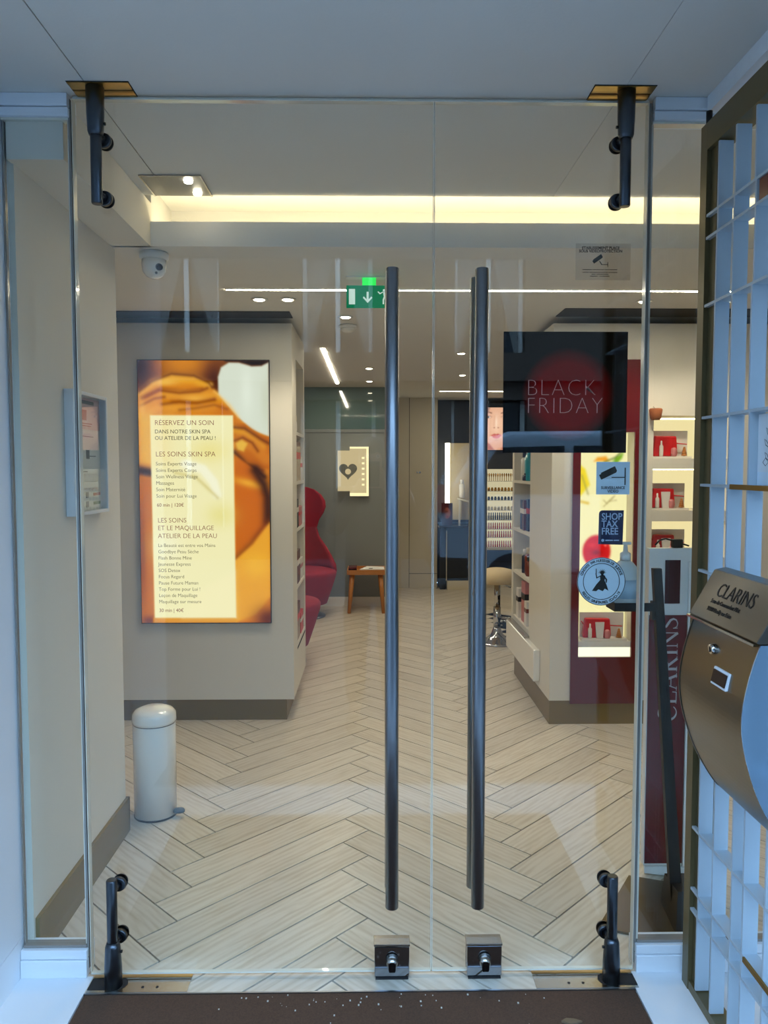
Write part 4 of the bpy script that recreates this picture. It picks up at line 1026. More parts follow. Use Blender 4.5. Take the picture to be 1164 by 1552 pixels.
# side table
t = thing('side_table', 'small oak side table with tray top and splayed legs', 'side table', (-0.06, 7.70, 0))
tx0, tx1, ty0, ty1 = -0.255, 0.125, 7.52, 7.88
obj('tray', MB().box(tx0, tx1, ty0, ty1, 0.385, 0.40), M['wood'], t, 0.004)
obj('rim', MB().box(tx0, tx1, ty0, ty0 + 0.014, 0.40, 0.43).box(tx0, tx1, ty1 - 0.014, ty1, 0.40, 0.43).box(tx0, tx0 + 0.014, ty0 + 0.014, ty1 - 0.014, 0.40, 0.43).box(tx1 - 0.014, tx1, ty0 + 0.014, ty1 - 0.014, 0.40, 0.43), M['wood'], t)
for sx in (0, 1):
    for sy in (0, 1):
        a = Vector((tx0 + 0.05 if not sx else tx1 - 0.05, ty0 + 0.05 if not sy else ty1 - 0.05, 0.385)); bb = a + Vector((0.03 * (1 if sx else -1), 0.03 * (1 if sy else -1), -0.3845))
        obj('leg', MB().tube(bb, a, 0.016, 0.026, 14), M['wood'], t)
t = thing('magazine', 'open white magazine lying on the oak side table', 'magazine', (0.0, 7.66, 0.40))
obj('pages', MB().hexa([(-0.13, 7.54, 0.4325), (0.115, 7.545, 0.4325), (0.11, 7.74, 0.4325), (-0.06, 7.78, 0.4325), (-0.13, 7.54, 0.440), (0.115, 7.545, 0.440), (0.11, 7.74, 0.440), (-0.06, 7.78, 0.440)]), M['paper'], t)
obj('print', MB().box(-0.04, 0.0, 7.58, 7.62, 0.4402, 0.4408), M['print_black'], t)
carton(-0.24, -0.16, 7.56, 7.74, 0.40, 0.055, M['red'], M['pack_black'], 'dark red box on the oak side table', 'things on the side table')
# wall pictures
M['lit_cream'] = emit('lit cream frame', (1.0, 0.84, 0.46), 1.3)
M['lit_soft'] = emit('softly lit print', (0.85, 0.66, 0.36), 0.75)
t = thing('wall_lightbox', 'glowing narrow lightbox with a column of small squares on the grey wall', 'lightbox', (-0.14, 7.95, 1.15))
obj('casing', MB().box(-0.237, -0.040, 7.925, 7.9595, 1.146, 1.656), M['white'], t)
obj('lit_face', MB().box(-0.235, -0.042, 7.921, 7.9245, 1.148, 1.654), M['lit_soft'], t)
obj('lit_rim', MB().box(-0.065, -0.042, 7.917, 7.9205, 1.148, 1.654).box(-0.235, -0.065, 7.917, 7.9205, 1.635, 1.654).box(-0.235, -0.065, 7.917, 7.9205, 1.148, 1.180), M['lit_cream'], t)
for k in range(6): obj('square', MB().box(-0.112, -0.085, 7.918, 7.9205, 1.255 + k * 0.055, 1.275 + k * 0.055), M['lit_cream'], t)
t = thing('heart_picture', 'cream picture with a grey heart of flowers on the grey wall', 'picture', (-0.25, 7.9, 1.2))
obj('panel', MB().box(-0.359, -0.150, 7.895, 7.915, 1.200, 1.615), M['lit_soft'], t)
M['heart_grey'] = mat('grey print', (110, 112, 104), 0.7, var=0.5, scale=70)
ht = [(-0.253 + 0.0058 * 16 * math.sin(a) ** 3, 1.41 + 0.0058 * (13 * math.cos(a) - 5 * math.cos(2 * a) - 2 * math.cos(3 * a) - math.cos(4 * a))) for a in np.linspace(0, 2 * PI, 40, endpoint=False)]
obj('heart', MB().prism(ht, 7.893, 7.8948), M['heart_grey'], t)
obj('heart_centre', MB().tube((-0.253, 7.8925, 1.40), (-0.253, 7.8915, 1.40), 0.03), M['lit_soft'], t)

# make-up station at the back right
t = thing('makeup_counter', 'black make-up counter on a cream plinth at the rear wall', 'counter', (0.94, 9.1, 0))
obj('top', MB().box(0.775, 1.30, 8.95, 9.42, 0.735, 0.760), M['black_gloss'], t, 0.003)
obj('cabinet', MB().box(0.875, 1.29, 9.0, 9.40, 0.11, 0.734), M['black'], t)
obj('cabinet', MB().box(0.795, 0.86, 9.02, 9.40, 0.001, 0.734), M['black'], t)
obj('plinth', MB().box(0.875, 1.29, 8.985, 9.40, 0.0005, 0.109), M['cream_door'], t)
obj('side_strip', MB().box(0.863, 0.872, 8.99, 9.0, 0.11, 0.70), M['cream_door'], t)  # narrow cream lacquer strip between the two black cabinets
t = thing('lit_mirror', 'tall make-up mirror with a bright white tube light on its edge', 'mirror', (1.0, 9.4, 0.76))
obj('mirror_glass', MB().box(0.90, 1.29, 9.43, 9.44, 0.80, 1.74), mat('cream toned mirror', (214, 196, 160), 0.25, 0.2), t)
obj('tube_light', MB().box(0.868, 0.922, 9.19, 9.22, 0.84, 1.735), emit('white tube light', (1.0, 0.93, 0.72), 6), t)
obj('back_panel', MB().box(0.78, 1.30, 9.445, 9.47, 0.765, ZL - 0.001), M['dark_blue'], t)
t = thing('photo_card', 'small dark photo card standing on the make-up counter', 'photo card', (0.88, 9.06, 0.76))
PC = Canvas(16, 30, (60, 14, 12)); PC.asp = 1.9
PC.blob(0.5, 0.45, 0.34, 0.5, (176, 104, 74), 1.0, soft=0); PC.blob(0.2, 0.5, 0.2, 0.9, (50, 20, 14), 0.8); PC.blob(0.55, 0.62, 0.12, 0.06, (150, 20, 30), 0.9); PC.blob(0.45, 0.38, 0.12, 0.06, (40, 16, 14), 0.9)
obj('print', PC.mesh('print', (0.815, 9.06, 1.020), (1, 0, 0), (0, 0, -1), 0.125, 0.258), vcol_mat('photo print'), t)
obj('stand', MB().box(0.812, 0.943, 9.061, 9.075, 0.7605, 1.023), M['black'], t)
t = thing('display_riser', 'cream angled riser with small bottles beside the mirror', 'riser', (1.12, 9.2, 0.76))
obj('top_board', MB().hexa([(1.02, 9.26, 1.06), (1.28, 9.10, 0.99), (1.28, 9.40, 0.99), (1.04, 9.40, 1.06), (1.02, 9.26, 1.08), (1.28, 9.10, 1.01), (1.28, 9.40, 1.01), (1.04, 9.40, 1.08)]), M['cream_door'], t)
obj('leg', MB().box(1.05, 1.07, 9.35, 9.38, 0.7605, 1.06), M['cream_door'], t)
obj('leg', MB().box(1.22, 1.27, 9.14, 9.38, 0.7605, 0.985), M['cream_door'], t)
bottle(1.085, 9.33, 1.075, 0.22, 0.035, M['pack_white'], M['pack_white'], 'white bottle standing on the riser by the make-up mirror', 'things on the make-up counter')
# make-up wall
MX0, MX1 = 1.335, 2.1
t = thing('makeup_wall', 'lit make-up wall unit with navy cabinet under a portrait screen', 'wall unit', (1.6, 9.3, 0))
obj('plinth', MB().box(MX0, MX1, 9.18, 9.55, 0.0005, 0.173), M['cream_door'], t)
obj('cabinet', MB().box(MX0, MX1, 9.17, 9.55, 0.174, 0.456), M['navy'], t)
obj('seam', MB().box(MX0, MX1, 9.168, 9.1698, 0.31, 0.316), M['black'], t)
obj('shelf', MB().box(MX0, MX1, 9.13, 9.55, 0.457, 0.480), M['cream_door'], t)
obj('lit_back', MB().box(MX0, MX1, 9.30, 9.31, 0.481, 1.423), emit('lit display back', (1.0, 0.84, 0.52), 0.65), t)
obj('upper_panel', MB().box(MX0, MX1, 9.20, 9.55, 1.4235, 1.64), M['dark_grey'], t)
obj('head_panel', MB().box(MX0, MX1, 9.22, 9.55, 1.64, ZL - 0.001), M['black'], t)
obj('side_cheek', MB().box(MX0 - 0.02, MX0 - 0.0005, 9.13, 9.55, 0.0005, 1.42), M['cream_door'], t)
shelfz = [0.60, 0.70, 0.81, 0.93, 1.05, 1.16, 1.28]
for z in shelfz: obj('glass_shelf', MB().box(MX0 + 0.001, MX1, 9.22, 9.298, z - 0.006, z), M['edge'], t)
# portrait screen
FC = Canvas(60, 110, (222, 160, 128)); FC.asp = 0.502 / 0.26
FC.poly([(0, 0), (0.2, 0), (0.04, 0.3), (0, 0.5)], (90, 50, 40), 0.8, 0.03)
FC.blob(0.5, 0.40, 0.5, 0.85, (246, 200, 168), 0.9)
FC.poly([(0.0, 0.8), (0.2, 0.86), (0.42, 1.0), (0, 1.0)], (176, 100, 80), 0.9, 0.03); FC.poly([(1, 0.78), (0.85, 0.86), (0.7, 1.0), (1, 1)], (190, 110, 86), 0.8, 0.03)
for u in (0.13, 0.88):
    FC.blob(u, 0.215, 0.15, 0.055, (150, 90, 74), 0.7)
    FC.blob(u, 0.225, 0.10, 0.04, (246, 236, 228), 0.95, soft=0); FC.blob(u, 0.225, 0.05, 0.05, (60, 50, 50), 0.95, soft=0)
    FC.stroke([(u - 0.15, 0.135), (u, 0.105), (u + 0.15, 0.13)], 0.018, (100, 60, 46), 0.85, 0.02)
FC.stroke([(0.42, 0.2), (0.40, 0.42)], 0.03, (222, 164, 134), 0.6, 0.04); FC.blob(0.5, 0.36, 0.05, 0.28, (255, 222, 196), 0.8)
FC.blob(0.41, 0.475, 0.04, 0.03, (150, 84, 70), 0.7); FC.blob(0.59, 0.475, 0.04, 0.03, (150, 84, 70), 0.7)
FC.poly([(0.26, 0.655), (0.42, 0.615), (0.5, 0.63), (0.58, 0.615), (0.74, 0.655), (0.5, 0.66)], (196, 92, 84), 1, 0.015)
FC.poly([(0.26, 0.655), (0.74, 0.655), (0.62, 0.72), (0.5, 0.735), (0.38, 0.72)], (214, 116, 104), 1, 0.015)
FC.blob(0.5, 0.77, 0.14, 0.04, (214, 156, 126), 0.7)
s_ = thing('portrait_screen', 'bright screen showing a close portrait of a face above the make-up wall', 'screen', (1.47, 9.2, 1.65))
obj('casing', MB().box(1.333, 1.607, 9.16, 9.2195, 1.643, 2.160), M['black_gloss'], s_)
obj('picture', FC.mesh('picture', (1.338, 9.1585, 2.153), (1, 0, 0), (0, 0, -1), 0.262, 0.502), vcol_mat('screen picture', 1.15), s_)
# lipsticks and small goods, each on its own
M['lip_red'] = mat('lipstick red', (176, 16, 40), 0.3); M['lip_dark'] = mat('dark lacquer case', (34, 10, 16), 0.25); M['gold'] = mat('gold metal', (210, 160, 70), 0.25, 1.0); M['clear'] = mat('clear pot', (214, 204, 180), 0.15)
def small_goods(name, mb, m, cat, xs, z, y, label, group):
    me = mb.mesh(name); me.materials.append(m)
    for x in xs:
        o = bpy.data.objects.new(name, me); COL.objects.link(o); o.location = (x, y, z + 0.0005); tag(o, label, cat, group)
lip = MB().lathe([(0.008, 0), (0.0095, 0.002), (0.0095, 0.035), (0.0075, 0.036), (0.0075, 0.062), (0.004, 0.078), (0.001, 0.08)], n=10)
case = MB().lathe([(0.009, 0), (0.0105, 0.003), (0.0105, 0.05), (0.007, 0.055), (0.007, 0.088), (0.001, 0.09)], n=10)
pot = MB().lathe([(0.014, 0), (0.016, 0.004), (0.016, 0.025), (0.013, 0.03), (0.013, 0.042), (0.001, 0.043)], n=12)
brush = MB().lathe([(0.004, 0), (0.004, 0.05), (0.007, 0.055), (0.010, 0.08), (0.001, 0.095)], n=8)
xs = [1.352 + 0.026 * k for k in range(15)]
small_goods('lipstick', lip, M['lip_red'], 'lipstick', xs, 0.481, 9.24, 'red lipstick on the lowest row of the make-up wall', 'lipsticks on the lowest row')
small_goods('lipstick', lip, M['lip_red'], 'lipstick', xs, 0.60, 9.25, 'red lipstick on the second row of the make-up wall', 'lipsticks on the second row')
small_goods('lipstick', lip, M['lip_red'], 'lipstick', xs, 0.70, 9.25, 'red lipstick on the third row of the make-up wall', 'lipsticks on the third row')
small_goods('nail_varnish', case, M['lip_dark'], 'nail varnish', xs, 0.81, 9.25, 'dark varnish bottle on the fourth row of the make-up wall', 'varnish bottles on the fourth row')
xs2 = [1.36 + 0.040 * k for k in range(9)]
small_goods('cream_pot', pot, M['clear'], 'pot', xs2, 0.93, 9.25, 'clear pot on the fifth row of the make-up wall', 'pots on the fifth row')
small_goods('compact', pot, M['lip_dark'], 'compact', xs2, 1.05, 9.25, 'dark compact on the sixth row of the make-up wall', 'compacts on the sixth row')
small_goods('compact', pot, M['gold'], 'compact', xs2, 1.16, 9.25, 'gold compact on the seventh row of the make-up wall', 'compacts on the seventh row')
small_goods('makeup_brush', brush, M['gold'], 'brush', xs, 1.28, 9.25, 'gold make-up brush on the top row of the make-up wall', 'brushes on the top row')
# bar stool
sx_, sy_ = 1.02, 6.24
t = thing('bar_stool', 'chrome bar stool with cream round seat before the make-up wall', 'stool', (sx_, sy_, 0))
obj('base', MB().lathe([(0.155, 0.0005), (0.16, 0.008), (0.14, 0.018), (0.09, 0.040), (0.05, 0.075), (0.034, 0.12), (0.032, 0.13)], (sx_, sy_, 0), 40), M['chrome'], t)
obj('column', MB().tube((sx_, sy_, 0.13), (sx_, sy_, 0.30), 0.031, n=24).tube((sx_, sy_, 0.30), (sx_, sy_, 0.505), 0.026, n=24), M['chrome'], t)
fr_ = MB()
pr = None
for k in range(13):
    a = -PI / 3 + k * (2 * PI / 3) / 12 - PI / 6
    pcur = (sx_ + 0.17 * math.cos(a), sy_ + 0.17 * math.sin(a), 0.215)
    if pr: fr_.tube(pr, pcur, 0.009, n=10)
    pr = pcur
fr_.tube((sx_, sy_, 0.215), (sx_ + 0.17 * math.cos(-PI / 6), sy_ + 0.17 * math.sin(-PI / 6), 0.215), 0.009, n=10)
obj('footrest', fr_, M['chrome'], t)
obj('lever', MB().tube((sx_, sy_, 0.50), (sx_ + 0.10, sy_ - 0.06, 0.47), 0.006, n=8), M['chrome'], t)
obj('seat', MB().lathe([(0.10, 0.500), (0.17, 0.505), (0.185, 0.53), (0.18, 0.565), (0.14, 0.60), (0.07, 0.618), (0.001, 0.62)], (sx_, sy_, 0), 36), M['cushion'], t)

# ================================================================== BEHIND THE RIGHT SIDE PANE
def strokes(mb, path, widths, f):
    """ribbon of given widths along a path; f maps letter coordinates to space"""
    P = [Vector(p) for p in path]
    L = []; Rr = []
    for i, p in enumerate(P):
        d = (P[min(i + 1, len(P) - 1)] - P[max(i - 1, 0)]); d = Vector((d.x, d.y)).normalized(); n = Vector((-d.y, d.x))
        w = widths[i] / 2; L.append(p + n * w); Rr.append(p - n * w)
    for i in range(len(P) - 1): mb.quad(f(L[i]), f(L[i + 1]), f(Rr[i + 1]), f(Rr[i]))
def serif_letter(ch, mb, f):
    T, K = 0.05, 0.13     # thin and thick strokes
    bar = lambda x0, y0, x1, y1, w: strokes(mb, [(x0, y0), (x1, y1)], [w, w], f)
    ser = lambda x, y, h=0.13: bar(x - h, y, x + h, y, 0.035)
    if ch == 'L':
        bar(0.18, 0, 0.18, 1, K); ser(0.18, 0.98); ser(0.18, 0.02); bar(0.18, 0.02, 0.66, 0.02, T); bar(0.65, 0.0, 0.67, 0.24, T); return 0.72
    if ch == 'I':
        bar(0.18, 0, 0.18, 1, K); ser(0.18, 0.98); ser(0.18, 0.02); return 0.38
    if ch == 'A':
        bar(0.12, 0, 0.46, 1, T); bar(0.44, 1, 0.80, 0, K); bar(0.22, 0.33, 0.68, 0.33, T); ser(0.12, 0.02, 0.11); ser(0.80, 0.02); return 0.95
    if ch == 'N':
        bar(0.14, 0, 0.14, 1, T); bar(0.10, 1, 0.80, 0, K); bar(0.80, 0, 0.80, 1, T); ser(0.14, 0.02, 0.11); ser(0.08, 0.98, 0.10); ser(0.80, 0.98, 0.11); return 0.95
    if ch == 'R':
        bar(0.18, 0, 0.18, 1, K); ser(0.18, 0.98); ser(0.18, 0.02)
        pts = [(0.2, 0.97)] + [(0.36 + 0.22 * math.sin(a), 0.73 + 0.24 * math.cos(a)) for a in np.linspace(0, PI, 9)] + [(0.2, 0.49)]
        strokes(mb, pts, [T, T, 0.07, 0.10, K, K, K, 0.10, 0.07, T, T], f); bar(0.36, 0.5, 0.72, 0.0, K); ser(0.76, 0.02, 0.08); return 0.86
    if ch == 'C':
        an = np.linspace(math.radians(42), math.radians(318), 19)
        pts = [(0.46 + 0.40 * math.cos(a), 0.5 + 0.51 * math.sin(a)) for a in an]
        strokes(mb, pts, [T + (K - T) * max(0, -math.cos(a)) ** 0.8 if math.cos(a) < 0 else T for a in an], f); bar(0.78, 0.98, 0.79, 0.70, 0.045); return 0.86
    if ch == 'S':
        pts = [(0.55, 0.80), (0.48, 0.93), (0.33, 0.98), (0.18, 0.92), (0.12, 0.78), (0.18, 0.65), (0.34, 0.54), (0.50, 0.42), (0.57, 0.26), (0.51, 0.10), (0.34, 0.02), (0.17, 0.06), (0.09, 0.22)]
        strokes(mb, pts, [T, T, T, 0.07, 0.10, 0.12, K, 0.12, 0.10, 0.07, T, T, T], f); bar(0.56, 0.98, 0.56, 0.74, 0.04); bar(0.09, 0.02, 0.09, 0.28, 0.04); return 0.68
def serif_word(word, h, origin, xdir, ydir, length):
    o = Vector(origin); x = Vector(xdir); y = Vector(ydir); adv = {'C': 0.86, 'L': 0.72, 'A': 0.95, 'R': 0.86, 'I': 0.38, 'N': 0.95, 'S': 0.68}
    k = length / (sum(adv[c] for c in word) * h)
    mb = MB(); pos = 0.0
    for ch in word:
        serif_letter(ch, mb, lambda p, pos=pos: tuple(o + x * ((pos + p[0]) * h * k) + y * (p[1] * h)))
        pos += adv[ch]
    return mb
t = thing('brand_totem', 'slim white and dark red totem with vertical CLARINS lettering', 'totem', (1.0, 2.62, 0))
yt = 2.60
obj('board', MB().box(0.945, 1.100, yt, yt + 0.03, 0.05, 1.165), M['white'], t, 0.002)
obj('red_panel', MB().box(0.948, 1.078, yt - 0.004, yt - 0.0004, 0.06, 0.935), M['red'], t)
obj('red_window', MB().box(1.000, 1.052, yt - 0.003, yt - 0.0004, 0.975, 1.125), mat('dark red glass', (60, 4, 12), 0.15), t)
obj('edge_rail', MB().box(1.080, 1.096, yt - 0.008, yt - 0.0004, 0.05, 1.12), M['white_gloss'], t)
obj('foot', MB().prism([(0.955, 2.622), (1.13, 2.58), (1.20, 2.86), (1.05, 2.90)], 0.009, 0.045, 'z'), M['white'], t, 0.004)
M['silver_print'] = mat('silver grey lettering', (196, 186, 184), 0.5)
obj('lettering', serif_word('CLARINS', 0.062, (1.047, yt - 0.0048, 0.565), (0, 0, 1), (-1, 0, 0), 0.365), M['silver_print'], t)
obj('top_fitting', MB().box(1.028, 1.062, yt + 0.004, yt + 0.026, 1.1655, 1.195), M['black'], t, 0.002)
cb = MB(); pp_ = [(0.968, 1.175), (0.985, 1.192), (1.005, 1.197), (1.03, 1.19), (1.06, 1.18), (1.085, 1.172)]
for q0, q1 in zip(pp_[:-1], pp_[1:]): cb.tube((q0[0], yt + 0.012, q0[1]), (q1[0], yt + 0.012, q1[1]), 0.0028, n=8)
obj('cable', cb, M['black'], t)
# hand gel stand
t = thing('hand_gel_stand', 'black hand gel stand on a polished floor plate beside the door', 'gel stand', (0.92, 2.45, 0))
c4 = [(0.900, 2.615), (0.702, 2.312), (0.938, 2.228), (1.09, 2.545)]
obj('base_plate', MB().hexa([(x, y, 0.0006) for x, y in c4] + [(x, y, 0.008) for x, y in c4]), mat('dull bronze plate', (104, 92, 70), 0.35, 0.8, var=0.1, scale=12), t)
def bevel_post(b0, b1, w0, w1, d):
    a, b = Vector(b0), Vector(b1)
    return MB().hexa([(a.x - w0, a.y - d, a.z), (a.x + w0, a.y - d, a.z), (a.x + w0, a.y + d, a.z), (a.x - w0, a.y + d, a.z), (b.x - w1, b.y - d, b.z), (b.x + w1, b.y - d, b.z), (b.x + w1, b.y + d, b.z), (b.x - w1, b.y + d, b.z)])
obj('post', bevel_post((0.968, 2.36, 0.0085), (0.918, 2.46, 1.115), 0.019, 0.014, 0.010), M['black'], t)
obj('foot_box', MB().hexa([(0.93, 2.27, 0.0085), (1.03, 2.27, 0.0085), (1.05, 2.45, 0.0085), (0.95, 2.45, 0.0085), (0.95, 2.31, 0.12), (1.02, 2.31, 0.12), (1.02, 2.42, 0.12), (0.95, 2.42, 0.12)]), M['black'], t)
obj('bottle_tray', MB().box(0.765, 0.900, 2.40, 2.49, 0.985, 0.993).box(0.765, 0.900, 2.40, 2.404, 0.993, 1.012).box(0.765, 0.769, 2.404, 2.49, 0.993, 1.012), M['black'], t)
obj('spacer', MB().box(0.8995, 0.925, 2.44, 2.46, 0.95, 1.01), M['black'], t)
gx, gy, gz = 0.812, 2.447, 0.9935
t = thing('hand_gel_bottle', 'pale pump bottle of hand gel standing in the black tray', 'bottle', (gx, gy, gz))
M['gel'] = mat('milky plastic bottle', (206, 214, 214), 0.25, var=0.03)
obj('body', MB().lathe([(0.036, 0), (0.040, 0.006), (0.040, 0.115), (0.037, 0.128), (0.022, 0.145), (0.015, 0.15)], (gx, gy, gz), 28), M['gel'], t)
obj('label', MB().lathe([(0.0405, 0.03), (0.0405, 0.09)], (gx, gy, gz), 28), mat('pale blue label', (170, 196, 214), 0.5), t)
p = obj('pump', MB().lathe([(0.017, 0.150), (0.017, 0.172), (0.008, 0.178), (0.006, 0.20)], (gx, gy, gz), 20), M['white'], t)
obj('nozzle', MB().box(gx - 0.026, gx + 0.016, gy - 0.008, gy + 0.008, gz + 0.200, gz + 0.209), M['white'], p, 0.002)

# ================================================================== LATTICE SCREEN AND LETTER BOX
XP0, DEP = 0.868, 0.037
t = thing('lattice_screen', 'tall white lattice screen in an olive bronze frame on the right', 'lattice screen', (0.9, 1.8, 0))
ya, yb = 1.30, 2.07
obj('frame_post', MB().box(XP0, XP0 + 0.052, 2.032, yb, 0.002, 2.333), M['bronze'], t)
obj('frame_rebate', MB().box(XP0 + 0.012, XP0 + 0.052, 1.996, 2.0315, 0.03, 2.262), M['bronze'], t)
obj('frame_post', MB().box(XP0, XP0 + 0.052, ya, ya + 0.038, 0.002, 2.333), M['bronze'], t)
obj('frame_rail', MB().box(XP0, XP0 + 0.052, ya + 0.0385, 2.0315, 2.263, 2.333), M['bronze'], t)
obj('frame_rail', MB().box(XP0 + 0.002, XP0 + 0.052, ya + 0.0385, 2.0315, 0.002, 0.028), M['bronze'], t)
obj('hinge_pin', MB().tube((0.883, 2.058, 2.3335), (0.883, 2.058, 2.372), 0.008, n=14), M['black'], t)
obj('latch', MB().box(XP0 - 0.006, XP0 - 0.0003, 2.04, 2.06, 0.78, 0.80), M['rubber'], t)
M['lattice'] = mat('white lattice lacquer', (176, 190, 200), 0.4, var=0.05, scale=12)
TH = 0.007
ups = [1.966, 1.874, 1.772, 1.665, 1.555, 1.44]
low = [1.985, 1.897, 1.800, 1.740, 1.640, 1.545, 1.44]
zs_ = [2.094, 2.036, 1.862, 1.571, 1.394, 1.167, 0.752, 0.463, 0.292, 0.234]
for z in zs_:
    obj('cross_board', MB().box(XP0 + 0.001, XP0 + DEP, ya + 0.0385, 2.029, z - TH / 2, z + TH / 2), M['lattice'], t)
edges = [2.262] + zs_ + [0.0285]
for zb, za in zip(edges[:-1], edges[1:]):
    for y in (ups if za > 0.7 else low):
        jit = random.uniform(-0.004, 0.004)
        obj('upright_board', MB().box(XP0 + 0.001, XP0 + DEP, y - TH / 2 + jit, y + TH / 2 + jit, za + TH / 2, zb - TH / 2), M['lattice'], t)
for y0, z in ((1.50, 1.394), (1.42, 0.2925)):
    y1 = 1.848 if z > 1 else 1.722
    tt = obj('brass_rail', MB().box(XP0 - 0.005, XP0 + 0.0005, y0, y1, z - 0.006, z + 0.006), mat('aged brass', (150, 112, 50), 0.4, 0.7), t)
t = thing('drawing_card', 'pale card with a fine plant drawing standing in the lattice', 'card', (0.9, 1.70, 1.398))
obj('card', MB().box(XP0 + 0.020, XP0 + 0.023, 1.672, 1.765, 1.3975, 1.562), M['case'], t)
dl = MB()
def dline(pts, w=0.0016):
    strokes(dl, pts, [w] * len(pts), lambda p: (XP0 + 0.0195, p[0], p[1]))
dline([(1.715, 1.42), (1.712, 1.46), (1.705, 1.50), (1.700, 1.535)])
for a in ((1.732, 1.475), (1.735, 1.505), (1.728, 1.53)): dline([(1.708, a[1] - 0.02), (a[0] - 0.008, a[1] - 0.004), a, (a[0] - 0.006, a[1] - 0.014), (1.709, a[1] - 0.022)])
for a in ((1.685, 1.47), (1.68, 1.50), (1.684, 1.525)): dline([(1.708, a[1] - 0.02), (a[0] + 0.01, a[1] - 0.002), a, (1.708, a[1] - 0.024)])
dline([(1.74, 1.452), (1.728, 1.462), (1.716, 1.452), (1.728, 1.444), (1.74, 1.452)])
obj('drawing', dl, M['print_black'], t)
obj('caption_panel', MB().box(XP0 + 0.0192, XP0 + 0.0198, 1.674, 1.763, 1.400, 1.430), M['sticker_blue'], t)
t = thing('red_block', 'small dark red block fitted in the upper lattice', 'block', (0.89, 1.72, 2.04))
obj('block', MB().box(XP0 + 0.004, XP0 + 0.048, 1.676, 1.760, 2.0405, 2.0895), M['red'], t, 0.001)

struct('trim_9', MB().box(0.895, 0.935, 1.2, 2.1, 2.385, ZC - 0.0005), M['sill'], 'white painted batten under the porch ceiling over the lattice')
# letter box: profile (x, z) drawn along the screen
M['box_steel'] = mat('dull brushed stainless steel', (122, 117, 109), 0.3, 1.0, var=0.08, scale=30, stretch=(1, 0.1, 1))
t = thing('letter_box', 'curved stainless letter box reading CLARINS fixed on the lattice', 'letter box', (0.82, 1.7, 0.64))
prof = [(0.866, 1.078), (0.792, 1.078), (0.782, 1.05), (0.768, 1.00), (0.759, 0.95), (0.757, 0.905), (0.763, 0.86), (0.776, 0.81), (0.796, 0.755), (0.822, 0.705), (0.848, 0.665), (0.866, 0.645)]
def smooth_profile(p, n=4):
    out = []
    for i in range(len(p) - 1):
        a, b_, c_, d_ = (Vector(p[max(i - 1, 0)]), Vector(p[i]), Vector(p[i + 1]), Vector(p[min(i + 2, len(p) - 1)]))
        for k in range(n):
            q = k / n
            out.append(tuple(0.5 * (2 * b_ + (c_ - a) * q + (2 * a - 5 * b_ + 4 * c_ - d_) * q * q + (3 * b_ - a - 3 * c_ + d_) * q ** 3)))
    return out + [p[-1]]
prof = [prof[0]] + smooth_profile(prof[1:])
m0, m1 = 1.535, 1.862
fs = MB()
obj('body', fs.prism(prof, m0 + 0.004, m1 - 0.004, 'y', False), M['box_steel'], t)
obj('end_cap', MB().prism([(0.866, 1.075)] + [(x - 0.002 if x < 0.86 else x, z) for x, z in prof[1:]], m0, m0 + 0.0035), mat('steel end cap tinted as daylight', (150, 180, 205), 0.2, 0.6), t)  # mirrored blue daylight is put into the colour of the near cap
obj('end_cap', MB().prism([(0.866, 1.075)] + [(x - 0.002 if x < 0.86 else x, z) for x, z in prof[1:]], m1 - 0.0035, m1), M['box_steel'], t)
flap = [(0.8675, 1.188), (0.8672, 1.197), (0.842, 1.192), (0.838, 1.190), (0.779, 1.084), (0.785, 1.081), (0.8675, 1.0812)]
obj('lid', MB().prism(flap, m0 - 0.004, m1 + 0.002), M['box_steel'], t, 0.0015)
obj('lip', MB().box(0.772, 0.782, m0 - 0.004, m1 + 0.002, 1.0765, 1.0815), M['chrome'], t)
u = Vector((0, -1, 0)); vdir = (Vector((0.838, 0, 1.190)) - Vector((0.779, 0, 1.084))).normalized(); nrm = u.cross(vdir)
base = Vector((0.779, 0, 1.084))
def on_flap(y, s): p = base + vdir * s + nrm * 0.0008; return (p.x, y, p.z)
text('CLARINS', 0.050, on_flap(1.792, 0.062), u, vdir, M['print_black'], t, thin=-0.0003, sx=0.90)
text('5 rue du Commandant Pilot', 0.0145, on_flap(1.795, 0.044), u, vdir, M['print_black'], t, thin=0.0002, sx=0.86)
text('92200 Neuilly sur Seine', 0.0145, on_flap(1.793, 0.024), u, vdir, M['print_black'], t, thin=0.0002, sx=0.86)
lkx, lky, lkz = 0.776, 1.715, 1.030
obj('lock', MB().tube((0.780, lky, lkz), (0.766, lky, lkz - 0.002), 0.012, 0.011, 18), M['chrome'], t)
obj('keyhole', MB().box(0.7645, 0.766, lky - 0.0015, lky + 0.0015, lkz - 0.008, lkz + 0.004), M['black'], t)
obj('view_window_frame', MB().hexa([(0.7700, 1.685, 0.962), (0.7700, 1.612, 0.962), (0.755, 1.612, 0.960), (0.755, 1.685, 0.960), (0.780, 1.685, 0.998), (0.780, 1.612, 0.998), (0.7635, 1.612, 0.998), (0.7635, 1.685, 0.998)]), M['case'], t, 0.001)
obj('view_window', MB().hexa([(0.7590, 1.680, 0.966), (0.7590, 1.617, 0.966), (0.7535, 1.617, 0.966), (0.7535, 1.680, 0.966), (0.766, 1.680, 0.993), (0.766, 1.617, 0.993), (0.7598, 1.617, 0.993), (0.7598, 1.680, 0.993)]), mat('dark brown window', (46, 26, 18), 0.5), t)

